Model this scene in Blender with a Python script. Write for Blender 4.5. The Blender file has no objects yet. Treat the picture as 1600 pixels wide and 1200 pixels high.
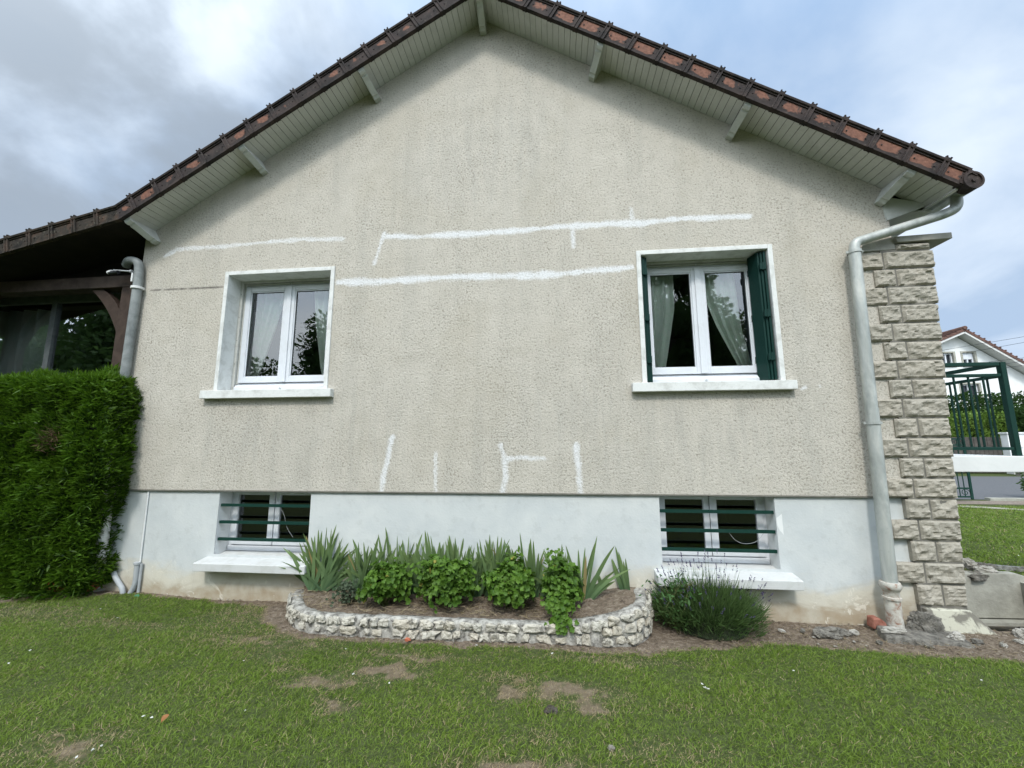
import bpy, bmesh, math, random
import numpy as np
from mathutils import Vector, Matrix, noise as mn
rad = math.radians
random.seed(7); rng = np.random.default_rng(7)
S = bpy.context.scene
COL = S.collection
# ------------------------------------------------------------------ camera
YAW, PITCH, ROLL, FPX = 0.1029, 0.1453, -0.0035, 625.0
CAM = Vector((0, -3.7, 1.45))
fw = Vector((-math.sin(YAW)*math.cos(PITCH), math.cos(YAW)*math.cos(PITCH), math.sin(PITCH)))
r0 = Vector((math.cos(YAW), math.sin(YAW), 0)); u0 = r0.cross(fw)
rr = math.cos(ROLL)*r0 + math.sin(ROLL)*u0; uu = -math.sin(ROLL)*r0 + math.cos(ROLL)*u0
cd = bpy.data.cameras.new('camera'); co = bpy.data.objects.new('camera', cd); COL.objects.link(co)
M = Matrix((rr, uu, -fw)).transposed().to_4x4(); M.translation = CAM
co.matrix_world = M
cd.sensor_width = 36; cd.lens = 36*FPX/1600; cd.clip_start = .02; cd.clip_end = 600
S.camera = co
# ------------------------------------------------------------------ light
SUN_EL, SUN_AZ = rad(50), rad(183)       # azimuth clockwise from +Y
sdir = Vector((math.sin(SUN_AZ)*math.cos(SUN_EL), math.cos(SUN_AZ)*math.cos(SUN_EL), math.sin(SUN_EL)))
sl = bpy.data.lights.new('sun', 'SUN'); sl.energy = 1.5; sl.angle = rad(10); sl.color = (1, .965, .91)
so = bpy.data.objects.new('sun', sl); COL.objects.link(so); so.location = (0, -10, 20)
so.rotation_euler = sdir.to_track_quat('Z', 'Y').to_euler()
vs = S.view_settings; vs.view_transform = 'Standard'; vs.look = 'None'; vs.exposure = .72; vs.gamma = 1; vs.use_curve_mapping = False

class NT:
    """tiny node-tree helper"""
    def __init__(s, nt): s.t = nt; nt.nodes.clear()
    def n(s, typ, ins=None, **kw):
        nd = s.t.nodes.new(typ)
        for k, v in kw.items(): setattr(nd, k, v)
        for k, v in (ins or {}).items():
            if isinstance(v, bpy.types.NodeSocket): s.t.links.new(v, nd.inputs[k])
            else: nd.inputs[k].default_value = v
        return nd
    def math(s, op, a, b=0., c=0., clamp=False):
        return s.n('ShaderNodeMath', {0: a, 1: b, 2: c}, operation=op, use_clamp=clamp).outputs[0]
    def mix(s, f, a, b, mode='MIX'):
        nd = s.n('ShaderNodeMix', {0: f}, data_type='RGBA', blend_type=mode)
        for i, v in ((6, a), (7, b)):
            if isinstance(v, bpy.types.NodeSocket): s.t.links.new(v, nd.inputs[i])
            else: nd.inputs[i].default_value = (*v, 1) if len(v) == 3 else v
        return nd.outputs[2]
    def noise(s, vec, scale, detail=3, rough=.55, dist=0., out=0):
        ins = {'Scale': scale, 'Detail': detail, 'Roughness': rough, 'Distortion': dist}
        if vec is not None: ins['Vector'] = vec
        return s.n('ShaderNodeTexNoise', ins).outputs[out]
    def ramp(s, f, *st, interp='LINEAR'):
        nd = s.n('ShaderNodeValToRGB', {0: f}); cr = nd.color_ramp; cr.interpolation = interp
        for i, (p, c) in enumerate(st):
            e = cr.elements[i] if i < 2 else cr.elements.new(p)
            e.position = p; e.color = (*c, 1) if not isinstance(c, (int, float)) else (c, c, c, 1)
        return nd.outputs[0]
    def rng(s, f, a, b, c=0., d=1.):
        return s.n('ShaderNodeMapRange', {0: f, 1: a, 2: b, 3: c, 4: d}, interpolation_type='SMOOTHSTEP').outputs[0]
    def mapping(s, vec, scale=(1, 1, 1), loc=(0, 0, 0)):
        return s.n('ShaderNodeMapping', {0: vec, 1: loc, 3: scale}).outputs[0]
# world
W = bpy.data.worlds.new('World'); S.world = W; W.use_nodes = True
w = NT(W.node_tree)
geo = w.n('ShaderNodeTexCoord').outputs['Generated']
sky = w.n('ShaderNodeTexSky', sky_type='NISHITA', sun_disc=False, sun_elevation=SUN_EL, sun_rotation=SUN_AZ, air_density=1.0, dust_density=1.5, ozone_density=1.5)
sep = w.n('ShaderNodeSeparateXYZ', {0: geo})
# flatten direction onto a cloud layer so clouds get perspective
zz = w.math('ADD', w.math('MAXIMUM', sep.outputs[2], 0.0), .62)
cx = w.math('DIVIDE', sep.outputs[0], zz); cy = w.math('DIVIDE', sep.outputs[1], zz)
cv = w.n('ShaderNodeCombineXYZ', {0: cx, 1: cy, 2: 3.7}).outputs[0]
n1 = w.noise(cv, 1.9, 7, .52, .3); n2 = w.noise(w.mapping(cv, (1, 1, 1), (7.3, 2.2, 0)), 3.0, 7, .52, .25)
def lobe(d, p0, p1):
    d = Vector(d).normalized()
    dt = w.n('ShaderNodeVectorMath', {0: geo, 1: tuple(d)}, operation='DOT_PRODUCT').outputs['Value']
    return w.rng(dt, p0, p1)
dark = lobe((-1.05, .70, .78), .84, .985)         # heavy grey cloud, upper left
blueR = lobe((.35, .8, .95), .90, .995)
cover = w.rng(n1, .30, .56)
cloudc = w.ramp(n2, (.38, (2.9, 3.8, 5.1)), (.50, (4.0, 4.8, 5.9)), (.62, (5.0, 5.7, 6.5)))
blue = w.mix(.6, sky.outputs[0], (1.9, 3.4, 5.7))
c1 = w.mix(w.math('MULTIPLY', w.math('SUBTRACT', 1.05, w.math('MULTIPLY', blueR, .45)), w.math('MULTIPLY_ADD', cover, .65, .35), clamp=True), blue, cloudc)
dk = w.math('MULTIPLY', dark, w.math('MULTIPLY_ADD', w.rng(n2, .60, .42), .85, .15))
c2 = w.mix(w.math('MULTIPLY', dk, .85), c1, (2.3, 2.7, 3.2))
# brighter veil of cloud round the hidden sun (behind the camera)
sl_ = lobe(tuple(sdir), .0, 1.0)
c3 = w.mix(1.0, c2, w.ramp(sl_, (0, (1, 1, 1)), (1, (3.6, 3.35, 3.0))), 'MULTIPLY')
bg = w.n('ShaderNodeBackground', {0: c3, 1: .1})
w.n('ShaderNodeOutputWorld', {0: bg.outputs[0]})

# ------------------------------------------------------------------ object helpers
def tag(o, label=None, cat=None, group=None, kind=None):
    for k, v in (('label', label), ('category', cat), ('group', group), ('kind', kind)):
        if v: o[k] = v
    return o
def empty(name, loc, label=None, cat=None, group=None):
    o = bpy.data.objects.new(name, None); o.empty_display_size = .1; COL.objects.link(o); o.location = loc
    return tag(o, label, cat, group)
def link(name, me, mat, parent=None, origin=None):
    o = bpy.data.objects.new(name, me); COL.objects.link(o)
    if mat: me.materials.append(mat)
    if origin is not None:
        me.transform(Matrix.Translation(-Vector(origin))); o.location = origin
    if parent is not None:
        o.parent = parent
        L = Vector((0, 0, 0)); p = parent
        if p.parent is None: L = Vector(p.location)
        o.matrix_parent_inverse = Matrix.Translation(-L)
    return o
def npmesh(name, V, F, mat, parent=None, origin=None, attrs=None, smooth=False):
    V = np.asarray(V, dtype=np.float32).reshape(-1, 3); F = np.asarray(F, dtype=np.int32)
    k = F.shape[1]; me = bpy.data.meshes.new(name)
    me.vertices.add(len(V)); me.vertices.foreach_set('co', V.ravel())
    me.loops.add(F.size); me.loops.foreach_set('vertex_index', F.ravel())
    me.polygons.add(len(F)); me.polygons.foreach_set('loop_start', np.arange(len(F), dtype=np.int32)*k)
    me.polygons.foreach_set('loop_total', np.full(len(F), k, dtype=np.int32))
    if smooth: me.polygons.foreach_set('use_smooth', np.ones(len(F), dtype=bool))
    for an, av in (attrs or {}).items():
        a = me.attributes.new(an, 'FLOAT', 'POINT'); a.data.foreach_set('value', np.asarray(av, dtype=np.float32).ravel())
    me.update(calc_edges=True)
    return link(name, me, mat, parent, origin)
class MB:
    def __init__(s): s.v = []; s.f = []; s.a = []
    def add(s, vs, fs, a=0.):
        b = len(s.v); s.v += [tuple(x) for x in vs]; s.f += [tuple(b+i for i in f) for f in fs]; s.a += [a]*len(vs); return s
    def box(s, x0, x1, y0, y1, z0, z1, a=0.):
        return s.hexa([(x0, y0, z0), (x1, y0, z0), (x1, y1, z0), (x0, y1, z0), (x0, y0, z1), (x1, y0, z1), (x1, y1, z1), (x0, y1, z1)], a)
    def hexa(s, p, a=0.):
        return s.add(p, [(0, 3, 2, 1), (4, 5, 6, 7), (0, 1, 5, 4), (1, 2, 6, 5), (2, 3, 7, 6), (3, 0, 4, 7)], a)
    def prism(s, prof, fn0, fn1, a=0.):
        """prof: list of 2-D points, fn0/fn1 map them to the two end faces"""
        n = len(prof); v = [fn0(*p) for p in prof]+[fn1(*p) for p in prof]
        return s.add(v, [tuple(range(n-1, -1, -1)), tuple(range(n, 2*n))]+[(i, (i+1) % n, n+(i+1) % n, n+i) for i in range(n)], a)
    def tube(s, pts, r, n=14, caps=True, a=0.):
        pts = [Vector(p) for p in pts]; rs = r if isinstance(r, (list, tuple)) else [r]*len(pts)
        b = len(s.v); up = None
        for i, p in enumerate(pts):
            t = (pts[min(i+1, len(pts)-1)]-pts[max(i-1, 0)]).normalized()
            if up is None: up = Vector((0, 0, 1)) if abs(t.z) < .9 else Vector((0, 1, 0))
            e1 = t.cross(up).normalized(); e2 = e1.cross(t).normalized(); up = e2
            for k in range(n):
                an = 2*math.pi*k/n; s.v.append(tuple(p+rs[i]*(math.cos(an)*e1+math.sin(an)*e2))); s.a.append(a)
        for i in range(len(pts)-1):
            for k in range(n):
                s.f.append((b+i*n+k, b+(i+1)*n+k, b+(i+1)*n+(k+1) % n, b+i*n+(k+1) % n))
        if caps:
            s.f.append(tuple(b+k for k in range(n))); s.f.append(tuple(b+(len(pts)-1)*n+k for k in range(n-1, -1, -1)))
        return s
    def build(s, name, mat, parent=None, bev=0., smooth=False, origin=None, sub=0):
        me = bpy.data.meshes.new(name); me.from_pydata(s.v, [], s.f); me.update()
        if any(s.a):
            at = me.attributes.new('rnd', 'FLOAT', 'POINT'); at.data.foreach_set('value', s.a)
        if smooth: me.shade_smooth()
        o = link(name, me, mat, parent, origin)
        bm = bmesh.new(); bm.from_mesh(me); bmesh.ops.recalc_face_normals(bm, faces=bm.faces); bm.to_mesh(me); bm.free()
        if bev:
            m = o.modifiers.new('bevel', 'BEVEL'); m.width = bev; m.segments = 2; m.limit_method = 'ANGLE'; m.angle_limit = rad(40)
        if smooth:
            try:
                me.set_sharp_from_angle(angle=rad(50))
            except Exception: pass
        return o
def arc(pts, r=.05, n=6):
    """round the corners of a polyline"""
    pts = [Vector(p) for p in pts]; out = [pts[0]]
    for i in range(1, len(pts)-1):
        a = (pts[i-1]-pts[i]); b = (pts[i+1]-pts[i]); d = min(r, a.length*.49, b.length*.49)
        p0 = pts[i]+a.normalized()*d; p2 = pts[i]+b.normalized()*d
        for k in range(n+1):
            t = k/n; out.append((1-t)**2*p0+2*t*(1-t)*pts[i]+t*t*p2)
    return out+[pts[-1]]
def fbm(x, y, z=0., o=4): return mn.fractal(Vector((x, y, z)), 1., 2., o)

# ------------------------------------------------------------------ materials
def mat(name, fn, disp=False):
    m = bpy.data.materials.new(name); m.use_nodes = True; t = NT(m.node_tree)
    sh = fn(t)
    t.n('ShaderNodeOutputMaterial', {0: sh}); return m
def obj(t): return t.n('ShaderNodeTexCoord').outputs['Object']
def wpos(t): return t.n('ShaderNodeNewGeometry').outputs['Position']
def attr(t, n): return t.n('ShaderNodeAttribute', attribute_name=n).outputs['Fac']
def bump(t, h, dist=.01, st=1.): return t.n('ShaderNodeBump', {'Height': h, 'Distance': dist, 'Strength': st}).outputs[0]
def pr(t, col, rough=.8, nrm=None, spec=.3, metal=0., **kw):
    ins = {'Base Color': col if isinstance(col, bpy.types.NodeSocket) else (*col, 1), 'Roughness': rough, 'Specular IOR Level': spec, 'Metallic': metal}
    if nrm is not None: ins['Normal'] = nrm
    ins.update(kw)
    return t.n('ShaderNodeBsdfPrincipled', ins).outputs[0]

def m_render(t):
    p = wpos(t); f1 = t.noise(p, 55, 3, .6, .4); f2 = t.noise(p, 130, 2, .6)
    fine = t.math('ADD', t.math('MULTIPLY', f1, .7), t.math('MULTIPLY', f2, .3))
    big = t.noise(p, .9, 5, .6, .4)
    streak = t.noise(t.mapping(p, (3.2, 1, .35)), 1.2, 5, .65, .3)
    c = t.ramp(t.noise(p, 6, 3), (.3, (.474, .443, .386)), (.7, (.532, .499, .438)))
    mott = t.noise(t.mapping(p, (1, 1, .6)), 1.7, 5, .62, .6)
    fine_ = t.math('ADD', fine, t.math('MULTIPLY', t.math('SUBTRACT', mott, .5), -.20))
    c = t.mix(t.rng(fine_, .50, .34, 0, .85), c, (.25, .230, .190))
    c = t.mix(t.math('MULTIPLY', t.rng(fine, .54, .70), .5), c, (.60, .58, .52))
    sp = t.n('ShaderNodeSeparateXYZ', {0: p})
    c = t.mix(t.math('MULTIPLY', t.rng(streak, .46, .74), .30), c, (.33, .32, .285))
    c = t.mix(t.math('MULTIPLY', t.rng(big, .48, .68), .25), c, (.40, .36, .28))
    # dirt washed down below sills and stains low on the wall (own shapes)
    c = t.mix(t.math('MULTIPLY', attr(t, 'stain'), t.rng(t.noise(t.mapping(p, (9, 1, 1.1)), 1.4, 4, .6), .35, .7, 0, .32)), c, (.28, .275, .255))
    fl = attr(t, 'filler')
    fm = t.math('MULTIPLY', t.rng(t.math('ADD', fl, t.math('MULTIPLY', t.math('ADD', t.math('SUBTRACT', fine, .5), t.math('MULTIPLY', t.math('SUBTRACT', t.noise(p, 9, 3), .5), .35)), t.math('MULTIPLY_ADD', t.math('GREATER_THAN', fl, .02), 1.3, 0.))), .28, 1.12), .72)
    c = t.mix(fm, c, (.78, .80, .83))
    c = t.mix(t.math('MULTIPLY', attr(t, 'seam'), .85), c, (.06, .055, .05))
    h = t.math('ADD', fine, t.math('MULTIPLY', fm, .02))
    return pr(t, c, .93, bump(t, h, .012, .85), .15)
RENDER = mat('roughcast_render', m_render)
def m_plinth(t):
    p = wpos(t); sp = t.n('ShaderNodeSeparateXYZ', {0: p}); z = sp.outputs[2]
    nz = t.noise(p, 3, 5, .6, .3); n2 = t.noise(p, 14, 4, .6); n3 = t.noise(t.mapping(p, (1, 1, 2.2)), 2.1, 5, .62, .5)
    c = t.ramp(nz, (.3, (.48, .51, .515)), (.7, (.57, .59, .58)))
    c = t.mix(t.math('MULTIPLY', t.rng(n2, .54, .70), .30), c, (.40, .42, .41))
    lim = t.math('ADD', z, t.math('MULTIPLY', t.math('SUBTRACT', n3, .5), .55))
    c = t.mix(t.math('MULTIPLY', t.rng(lim, .38, .20), .75), c, t.mix(n2, (.60, .55, .43), (.50, .46, .37)))
    c = t.mix(t.math('MULTIPLY', t.rng(lim, .20, .06), .8), c, t.ramp(t.noise(p, 9, 4), (.35, (.29, .22, .135)), (.7, (.42, .38, .30))))
    c = t.mix(t.math('MULTIPLY', t.rng(t.noise(p, 5, 6, .7, 1.2), .600, .625), t.rng(z, .5, .1, 0, .55)), c, (.72, .69, .60))
    vor = t.n('ShaderNodeTexVoronoi', {'Vector': t.mapping(p, (1, 1, .8)), 'Scale': 2.3}, feature='DISTANCE_TO_EDGE').outputs[0]
    c = t.mix(t.math('MULTIPLY', t.rng(vor, .012, .002), t.rng(z, .55, .2, 0, .08)), c, (.2, .18, .15))
    spk = t.n('ShaderNodeTexVoronoi', {'Vector': p, 'Scale': 28.}).outputs[0]
    c = t.mix(t.math('MULTIPLY', t.rng(spk, .10, .05), t.rng(t.noise(p, 2), .5, .6, 0, .5)), c, (.25, .25, .23))
    h = t.math('ADD', t.math('MULTIPLY', n2, .6), t.math('MULTIPLY', t.noise(p, 60, 3), .4))
    return pr(t, c, .85, bump(t, h, .004, .7), .25)
PLINTH = mat('whitewashed_plinth', m_plinth)
def m_paint(base, dirt, amt=.35, rough=.5, sc=6, wear=.0):
    def f(t):
        p = wpos(t); n = t.noise(p, sc, 5, .65, .4); n2 = t.noise(p, sc*7, 3, .6)
        c = t.mix(t.math('MULTIPLY', t.rng(n, .42, .72), amt), base, dirt)
        c = t.mix(t.math('MULTIPLY', t.rng(n2, .55, .75), amt*.6), c, dirt)
        return pr(t, c, rough, bump(t, n2, .0015, .5), .35 if sum(base) > .3 else .15)
    return f
SILLW = mat('painted_concrete', m_paint((.68, .69, .67), (.42, .42, .39), .6, .75, 9))
BSILL = mat('white_painted_sill', m_paint((.54, .55, .54), (.40, .40, .37), .5, .75, 7))
PVC = mat('white_pvc', m_paint((.64, .665, .70), (.45, .46, .46), .25, .35, 6))
AUX = mat('weathered_white_profile', m_paint((.50, .50, .465), (.28, .27, .245), .5, .55, 12))
SOFF = mat('pale_grey_boards', m_paint((.58, .575, .555), (.40, .395, .38), .4, .6, 5))
BRK = mat('painted_bracket', m_paint((.52, .53, .50), (.32, .33, .31), .45, .6, 10))
GREEN = mat('dark_green_paint', m_paint((.006, .032, .026), (.012, .035, .03), .3, .5, 8))
GREEN2 = mat('green_metal', m_paint((.007, .036, .027), (.02, .05, .04), .4, .55, 12))
def m_glass(extra):
    def f(t):
        fr = t.n('ShaderNodeFresnel', {0: 1.5}).outputs[0]
        fac = t.math('ADD', t.math('MULTIPLY', fr, 1.25), extra, clamp=True)
        wv = bump(t, t.noise(wpos(t), 2.2, 2), .004, .25)
        g = t.n('ShaderNodeBsdfGlossy', {'Color': (.93, .96, 1, 1), 'Roughness': 0.0, 'Normal': wv}).outputs[0]
        tr = t.n('ShaderNodeBsdfTransparent', {0: (.95, .97, .96, 1)}).outputs[0]
        return t.n('ShaderNodeMixShader', {0: fac, 1: tr, 2: g}).outputs[0]
    return f
GLASS = mat('window_glass', m_glass(.085))
BGLASS = mat('cellar_glass', m_glass(.035))
def m_curtain(t):
    p = wpos(t); n = t.noise(t.mapping(p, (6, 1, 6)), 5, 4, .6)
    c = t.ramp(n, (.35, (.80, .92, .79)), (.65, (.90, .96, .87)))
    d = t.n('ShaderNodeBsdfDiffuse', {0: c}).outputs[0]; tl = t.n('ShaderNodeBsdfTranslucent', {0: c}).outputs[0]
    return t.n('ShaderNodeMixShader', {0: .12, 1: d, 2: tl}).outputs[0]
CURT = mat('pale_green_curtain', m_curtain)
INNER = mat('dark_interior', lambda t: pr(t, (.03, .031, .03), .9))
def m_zinc(t):
    p = wpos(t); n = t.noise(t.mapping(p, (1, 1, .35)), 7, 5, .65, .5); n2 = t.noise(p, 40, 3)
    c = t.ramp(n, (.3, (.26, .28, .265)), (.52, (.40, .42, .40)), (.72, (.56, .57, .53)))
    c = t.mix(t.rng(n2, .6, .8, 0, .4), c, (.2, .24, .23))
    return pr(t, c, .5, bump(t, n2, .001, .4), .4, .25)
ZINC = mat('weathered_zinc', m_zinc)
def m_cast(t):
    p = wpos(t); n = t.noise(p, 16, 5, .7, .6)
    c = t.ramp(n, (.36, (.27, .15, .105)), (.46, (.40, .36, .31)), (.60, (.52, .51, .46)))
    return pr(t, c, .8, bump(t, n, .006, .8), .2)
CAST = mat('peeling_cast_iron', m_cast)
def m_flat(c0, c1, sc=8, rough=.85, bd=.004, bs=.6, thr=(.35, .65), spec=.25, det=5):
    def f(t):
        p = wpos(t); n = t.noise(p, sc, det, .65, .4); n2 = t.noise(p, sc*6, 3, .6)
        c = t.ramp(n, (thr[0], c0), (thr[1], c1))
        return pr(t, c, rough, bump(t, t.math('ADD', t.math('MULTIPLY', n, .5), t.math('MULTIPLY', n2, .5)), bd, bs), spec)
    return f
ZINCD = mat('dark_zinc', m_flat((.15, .165, .165), (.27, .29, .285), 7, .5, .001))
TERRA = mat('terracotta', m_flat((.34, .085, .045), (.45, .15, .085), 10))
GREYPVC = mat('grey_plastic', m_flat((.33, .35, .36), (.42, .44, .45), 9, .5, .001))
CONC = mat('concrete', m_flat((.24, .235, .205), (.34, .33, .29), 4, .9, .006))
CONCL = mat('pale_concrete', m_flat((.24, .235, .20), (.37, .365, .315), 4, .93, .012, .9, (.3, .62), det=9))
CEMENT = mat('patched_cement', m_flat((.20, .19, .16), (.50, .49, .40), 5, .9, .008, .8, (.47, .52)))
ROCK = mat('grey_rock', m_flat((.10, .095, .082), (.31, .29, .25), 22, .95, .04, 1., det=8))
ROCKW = mat('white_rock', m_flat((.27, .25, .21), (.55, .53, .48), 20, .93, .03, 1., det=8))
WOOD = mat('stained_brown_wood', m_flat((.030, .020, .015), (.065, .047, .037), 6, .7, .003))
WOODR = mat('reddish_brown_wood', m_flat((.034, .021, .015), (.060, .040, .030), 7, .7, .003))
WOODD_SHADE = mat('dark_boards_and_shade', m_flat((.012, .010, .009), (.02, .016, .013), 6, .85, .003))
DARKFR = mat('dark_frame', m_flat((.06, .07, .07), (.10, .11, .11), 9, .45, .001))
MORTAR = mat('rough_mortar', m_flat((.085, .08, .07), (.50, .485, .44), 17, .95, .012, 1.))
MORTJ = mat('joint_mortar', m_flat((.13, .125, .11), (.20, .19, .165), 12, .95, .004, .8))
WHITE = mat('white_coat', m_flat((.66, .67, .66), (.74, .75, .74), 3, .8, .002))
BLACKPL = mat('black_plastic', lambda t: pr(t, (.015, .016, .018), .35))
def m_quoin(t):
    p = wpos(t); n = t.noise(p, 26, 5, .7, .5); n2 = t.noise(p, 90, 3, .6); r = attr(t, 'rnd')
    c = t.ramp(n, (.3, (.275, .255, .212)), (.7, (.40, .375, .32)))
    c = t.mix(t.rng(r, .0, 1., 0, .35), c, (.37, .335, .275))
    c = t.mix(t.rng(t.noise(p, 3.5, 4), .55, .75, 0, .35), c, (.24, .235, .21))
    return pr(t, c, .93, bump(t, t.math('ADD', t.math('MULTIPLY', n, .6), t.math('MULTIPLY', n2, .4)), .012, .8), .15)
QUOIN = mat('rock_faced_stone', m_quoin)
def m_bedstone(t):
    p = wpos(t); n = t.noise(p, 24, 5, .7, .5); n2 = t.noise(p, 70, 3, .6); r = attr(t, 'rnd')
    c = t.ramp(n, (.3, (.33, .31, .26)), (.6, (.52, .50, .44)))
    c = t.mix(t.math('MULTIPLY', r, .4), c, (.50, .43, .32))
    c = t.mix(t.rng(t.noise(p, 15, 5, .75, 1.), .50, .62, 0, .8), c, (.11, .105, .09)); c = t.mix(t.rng(t.noise(p, 5, 3), .5, .7, 0, .45), c, (.30, .28, .235))
    c = t.mix(t.rng(t.noise(p, 8, 3), .74, .78, 0, .6), c, (.50, .21, .06))
    return pr(t, c, .93, bump(t, t.math('ADD', t.math('MULTIPLY', n, .6), t.math('MULTIPLY', n2, .4)), .012, .9), .15)
BEDST = mat('whitewashed_rubble', m_bedstone)
def m_tile(t):
    p = wpos(t); n = t.noise(p, 7, 5, .65, .5); n2 = t.noise(p, 35, 4, .6); a = attr(t, 'rnd')
    c = t.ramp(n, (.33, (.016, .014, .014)), (.52, (.036, .027, .025)), (.75, (.065, .046, .040)))
    c = t.mix(t.rng(n2, .58, .72, 0, .5), c, (.12, .105, .085))
    om = t.rng(t.math('ADD', a, t.math('MULTIPLY', t.math('SUBTRACT', t.noise(p, 11, 4, .6, .6), .5), 1.1)), .50, .62)
    c = t.mix(om, c, t.ramp(n2, (.35, (.13, .060, .042)), (.65, (.22, .105, .072))))
    return pr(t, c, .8, bump(t, n2, .004, .8), .25)
TILE = mat('weathered_clay_tile', m_tile)
def m_oldtile(t):
    p = wpos(t); n = t.noise(p, 9, 5, .7, .5); n2 = t.noise(p, 40, 4, .6)
    c = t.ramp(n, (.36, (.022, .020, .018)), (.5, (.045, .038, .031)), (.68, (.085, .054, .040)))
    c = t.mix(t.rng(n2, .58, .68, 0, .5), c, (.16, .155, .12))
    return pr(t, c, .9, bump(t, n2, .006, .9), .15)
OLDTILE = mat('lichened_clay_tile', m_oldtile)
def m_nroof(t):
    p = wpos(t); n = t.noise(p, 6, 4, .65)
    return pr(t, t.ramp(n, (.35, (.07, .04, .033)), (.65, (.16, .085, .065))), .85, bump(t, n, .03, .8))
NROOF = mat('red_brown_roof_tile', m_nroof)
def leafm(dark, light, tip, extra=None, trans=.35, rough=.5, pale=None):
    def f(t):
        r = attr(t, 'rnd'); tt = attr(t, 'tip'); n = t.noise(wpos(t), 5, 3)
        c = t.mix(r, dark, light); c = t.mix(t.math('MULTIPLY', tt, .7), c, tip)
        c = t.mix(t.rng(n, .45, .7, 0, .3), c, light)
        if pale: c = t.mix(t.rng(r, pale[0], pale[0]+.01), c, pale[1])
        d = pr(t, c, rough, None, .25); tl = t.n('ShaderNodeBsdfTranslucent', {0: c}).outputs[0]
        return t.n('ShaderNodeMixShader', {0: trans, 1: d, 2: tl}).outputs[0]
    return f
GRASS = mat('grass_blades', leafm((.062, .125, .014), (.155, .245, .026), (.27, .36, .07), pale=(.90, (.38, .31, .18))))
STRAW = mat('dry_straw', leafm((.21, .165, .09), (.34, .28, .17), (.40, .34, .22)))
THUJA = mat('thuja_sprays', leafm((.008, .034, .004), (.050, .125, .008), (.13, .24, .014), pale=(.992, (.16, .10, .05))))
IRIS = mat('iris_leaves', leafm((.055, .115, .065), (.13, .215, .10), (.19, .26, .08), pale=(.93, (.34, .27, .12))))
GERA = mat('geranium_leaves', leafm((.045, .110, .012), (.125, .235, .032), (.13, .23, .035), pale=(.965, (.30, .28, .06))))
LAV = mat('lavender_leaves', leafm((.026, .065, .016), (.07, .13, .032), (.12, .17, .07)))
LAVF = mat('lavender_flowers', leafm((.075, .060, .115), (.12, .10, .20), (.12, .10, .2)))
SAGE = mat('broad_leaves', leafm((.03, .085, .02), (.075, .16, .045), (.09, .18, .06)))
WEED = mat('grey_green_weed', leafm((.04, .065, .035), (.09, .12, .07), (.1, .13, .08)))
TREEL = mat('tree_leaves', leafm((.03, .07, .018), (.09, .16, .04), (.10, .17, .05), trans=.5))
HEDL = mat('hedge_leaves', leafm((.015, .045, .010), (.04, .085, .018), (.05, .1, .02)))
HEDY = mat('light_hedge_leaves', leafm((.07, .14, .02), (.17, .26, .05), (.18, .27, .05)))
BARK = mat('bark', m_flat((.05, .04, .03), (.12, .10, .08), 10, .95, .02, 1.))
PETAL = mat('white_petals', leafm((.75, .75, .72), (.85, .85, .82), (.85, .85, .8)))
DEADL = mat('dead_leaf', m_flat((.20, .085, .03), (.32, .16, .07), 30, .8, .002))
def m_ground(t):
    p = wpos(t); s = attr(t, 'soil'); n = t.noise(p, 30, 5, .7, .5); n2 = t.noise(p, 8, 4, .6); n3 = t.noise(p, 110, 3)
    soil = t.ramp(n, (.3, (.055, .038, .026)), (.52, (.13, .098, .070)), (.75, (.24, .20, .155)))
    lawn = t.ramp(n, (.3, (.035, .05, .018)), (.6, (.08, .10, .035)), (.8, (.20, .175, .09)))
    c = t.mix(t.rng(t.math('ADD', s, t.math('MULTIPLY', t.math('SUBTRACT', n2, .5), .6)), .35, .65), lawn, t.mix(.35, soil, (.26, .22, .145)))
    return pr(t, c, .95, bump(t, t.math('ADD', n, t.math('MULTIPLY', n3, .5)), .02, .9), .1)
GROUND = mat('lawn_ground', m_ground)
def m_soil(t):
    p = wpos(t); n = t.noise(p, 26, 6, .72, .6); n2 = t.noise(p, 5, 4, .6); v = t.n('ShaderNodeTexVoronoi', {'Vector': p, 'Scale': 75.}).outputs[0]
    c = t.ramp(n, (.32, (.08, .062, .046)), (.52, (.19, .15, .112)), (.72, (.32, .275, .215)))
    c = t.mix(t.rng(n2, .5, .75, 0, .6), c, (.10, .075, .052))
    c = t.mix(t.math('MULTIPLY', t.rng(v, .22, .12), t.rng(t.noise(p, 30, 2), .52, .6)), c, (.45, .41, .33))
    return pr(t, c, .95, bump(t, t.math('SUBTRACT', n, t.math('MULTIPLY', v, .4)), .02, 1.), .1)
SOIL = mat('stony_soil', m_soil)
ASPH = mat('asphalt', m_flat((.085, .09, .095), (.12, .12, .125), 20, .9, .004))
PATHM = mat('pale_path', m_flat((.26, .24, .20), (.36, .34, .30), 5, .95, .004))

# ------------------------------------------------------------------ HOUSE
XL, XR, XA, ZA, SLP, BAND = -4.44, 3.05, -.68, 6.01, .612, 1.0
def gz(x): return ZA-SLP*abs(x-XA)
house = empty('house', (XA, 4, 0), 'beige roughcast gable house with white plinth and white filler strokes on the wall', 'house')
WIN = [(-2.818, 1.98, 3.21), (1.42, 1.98, 3.21)]; WHW = .568
BW = [(-2.795, .40, 1.0), (1.38, .40, 1.0)]; BHW = .475
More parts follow.
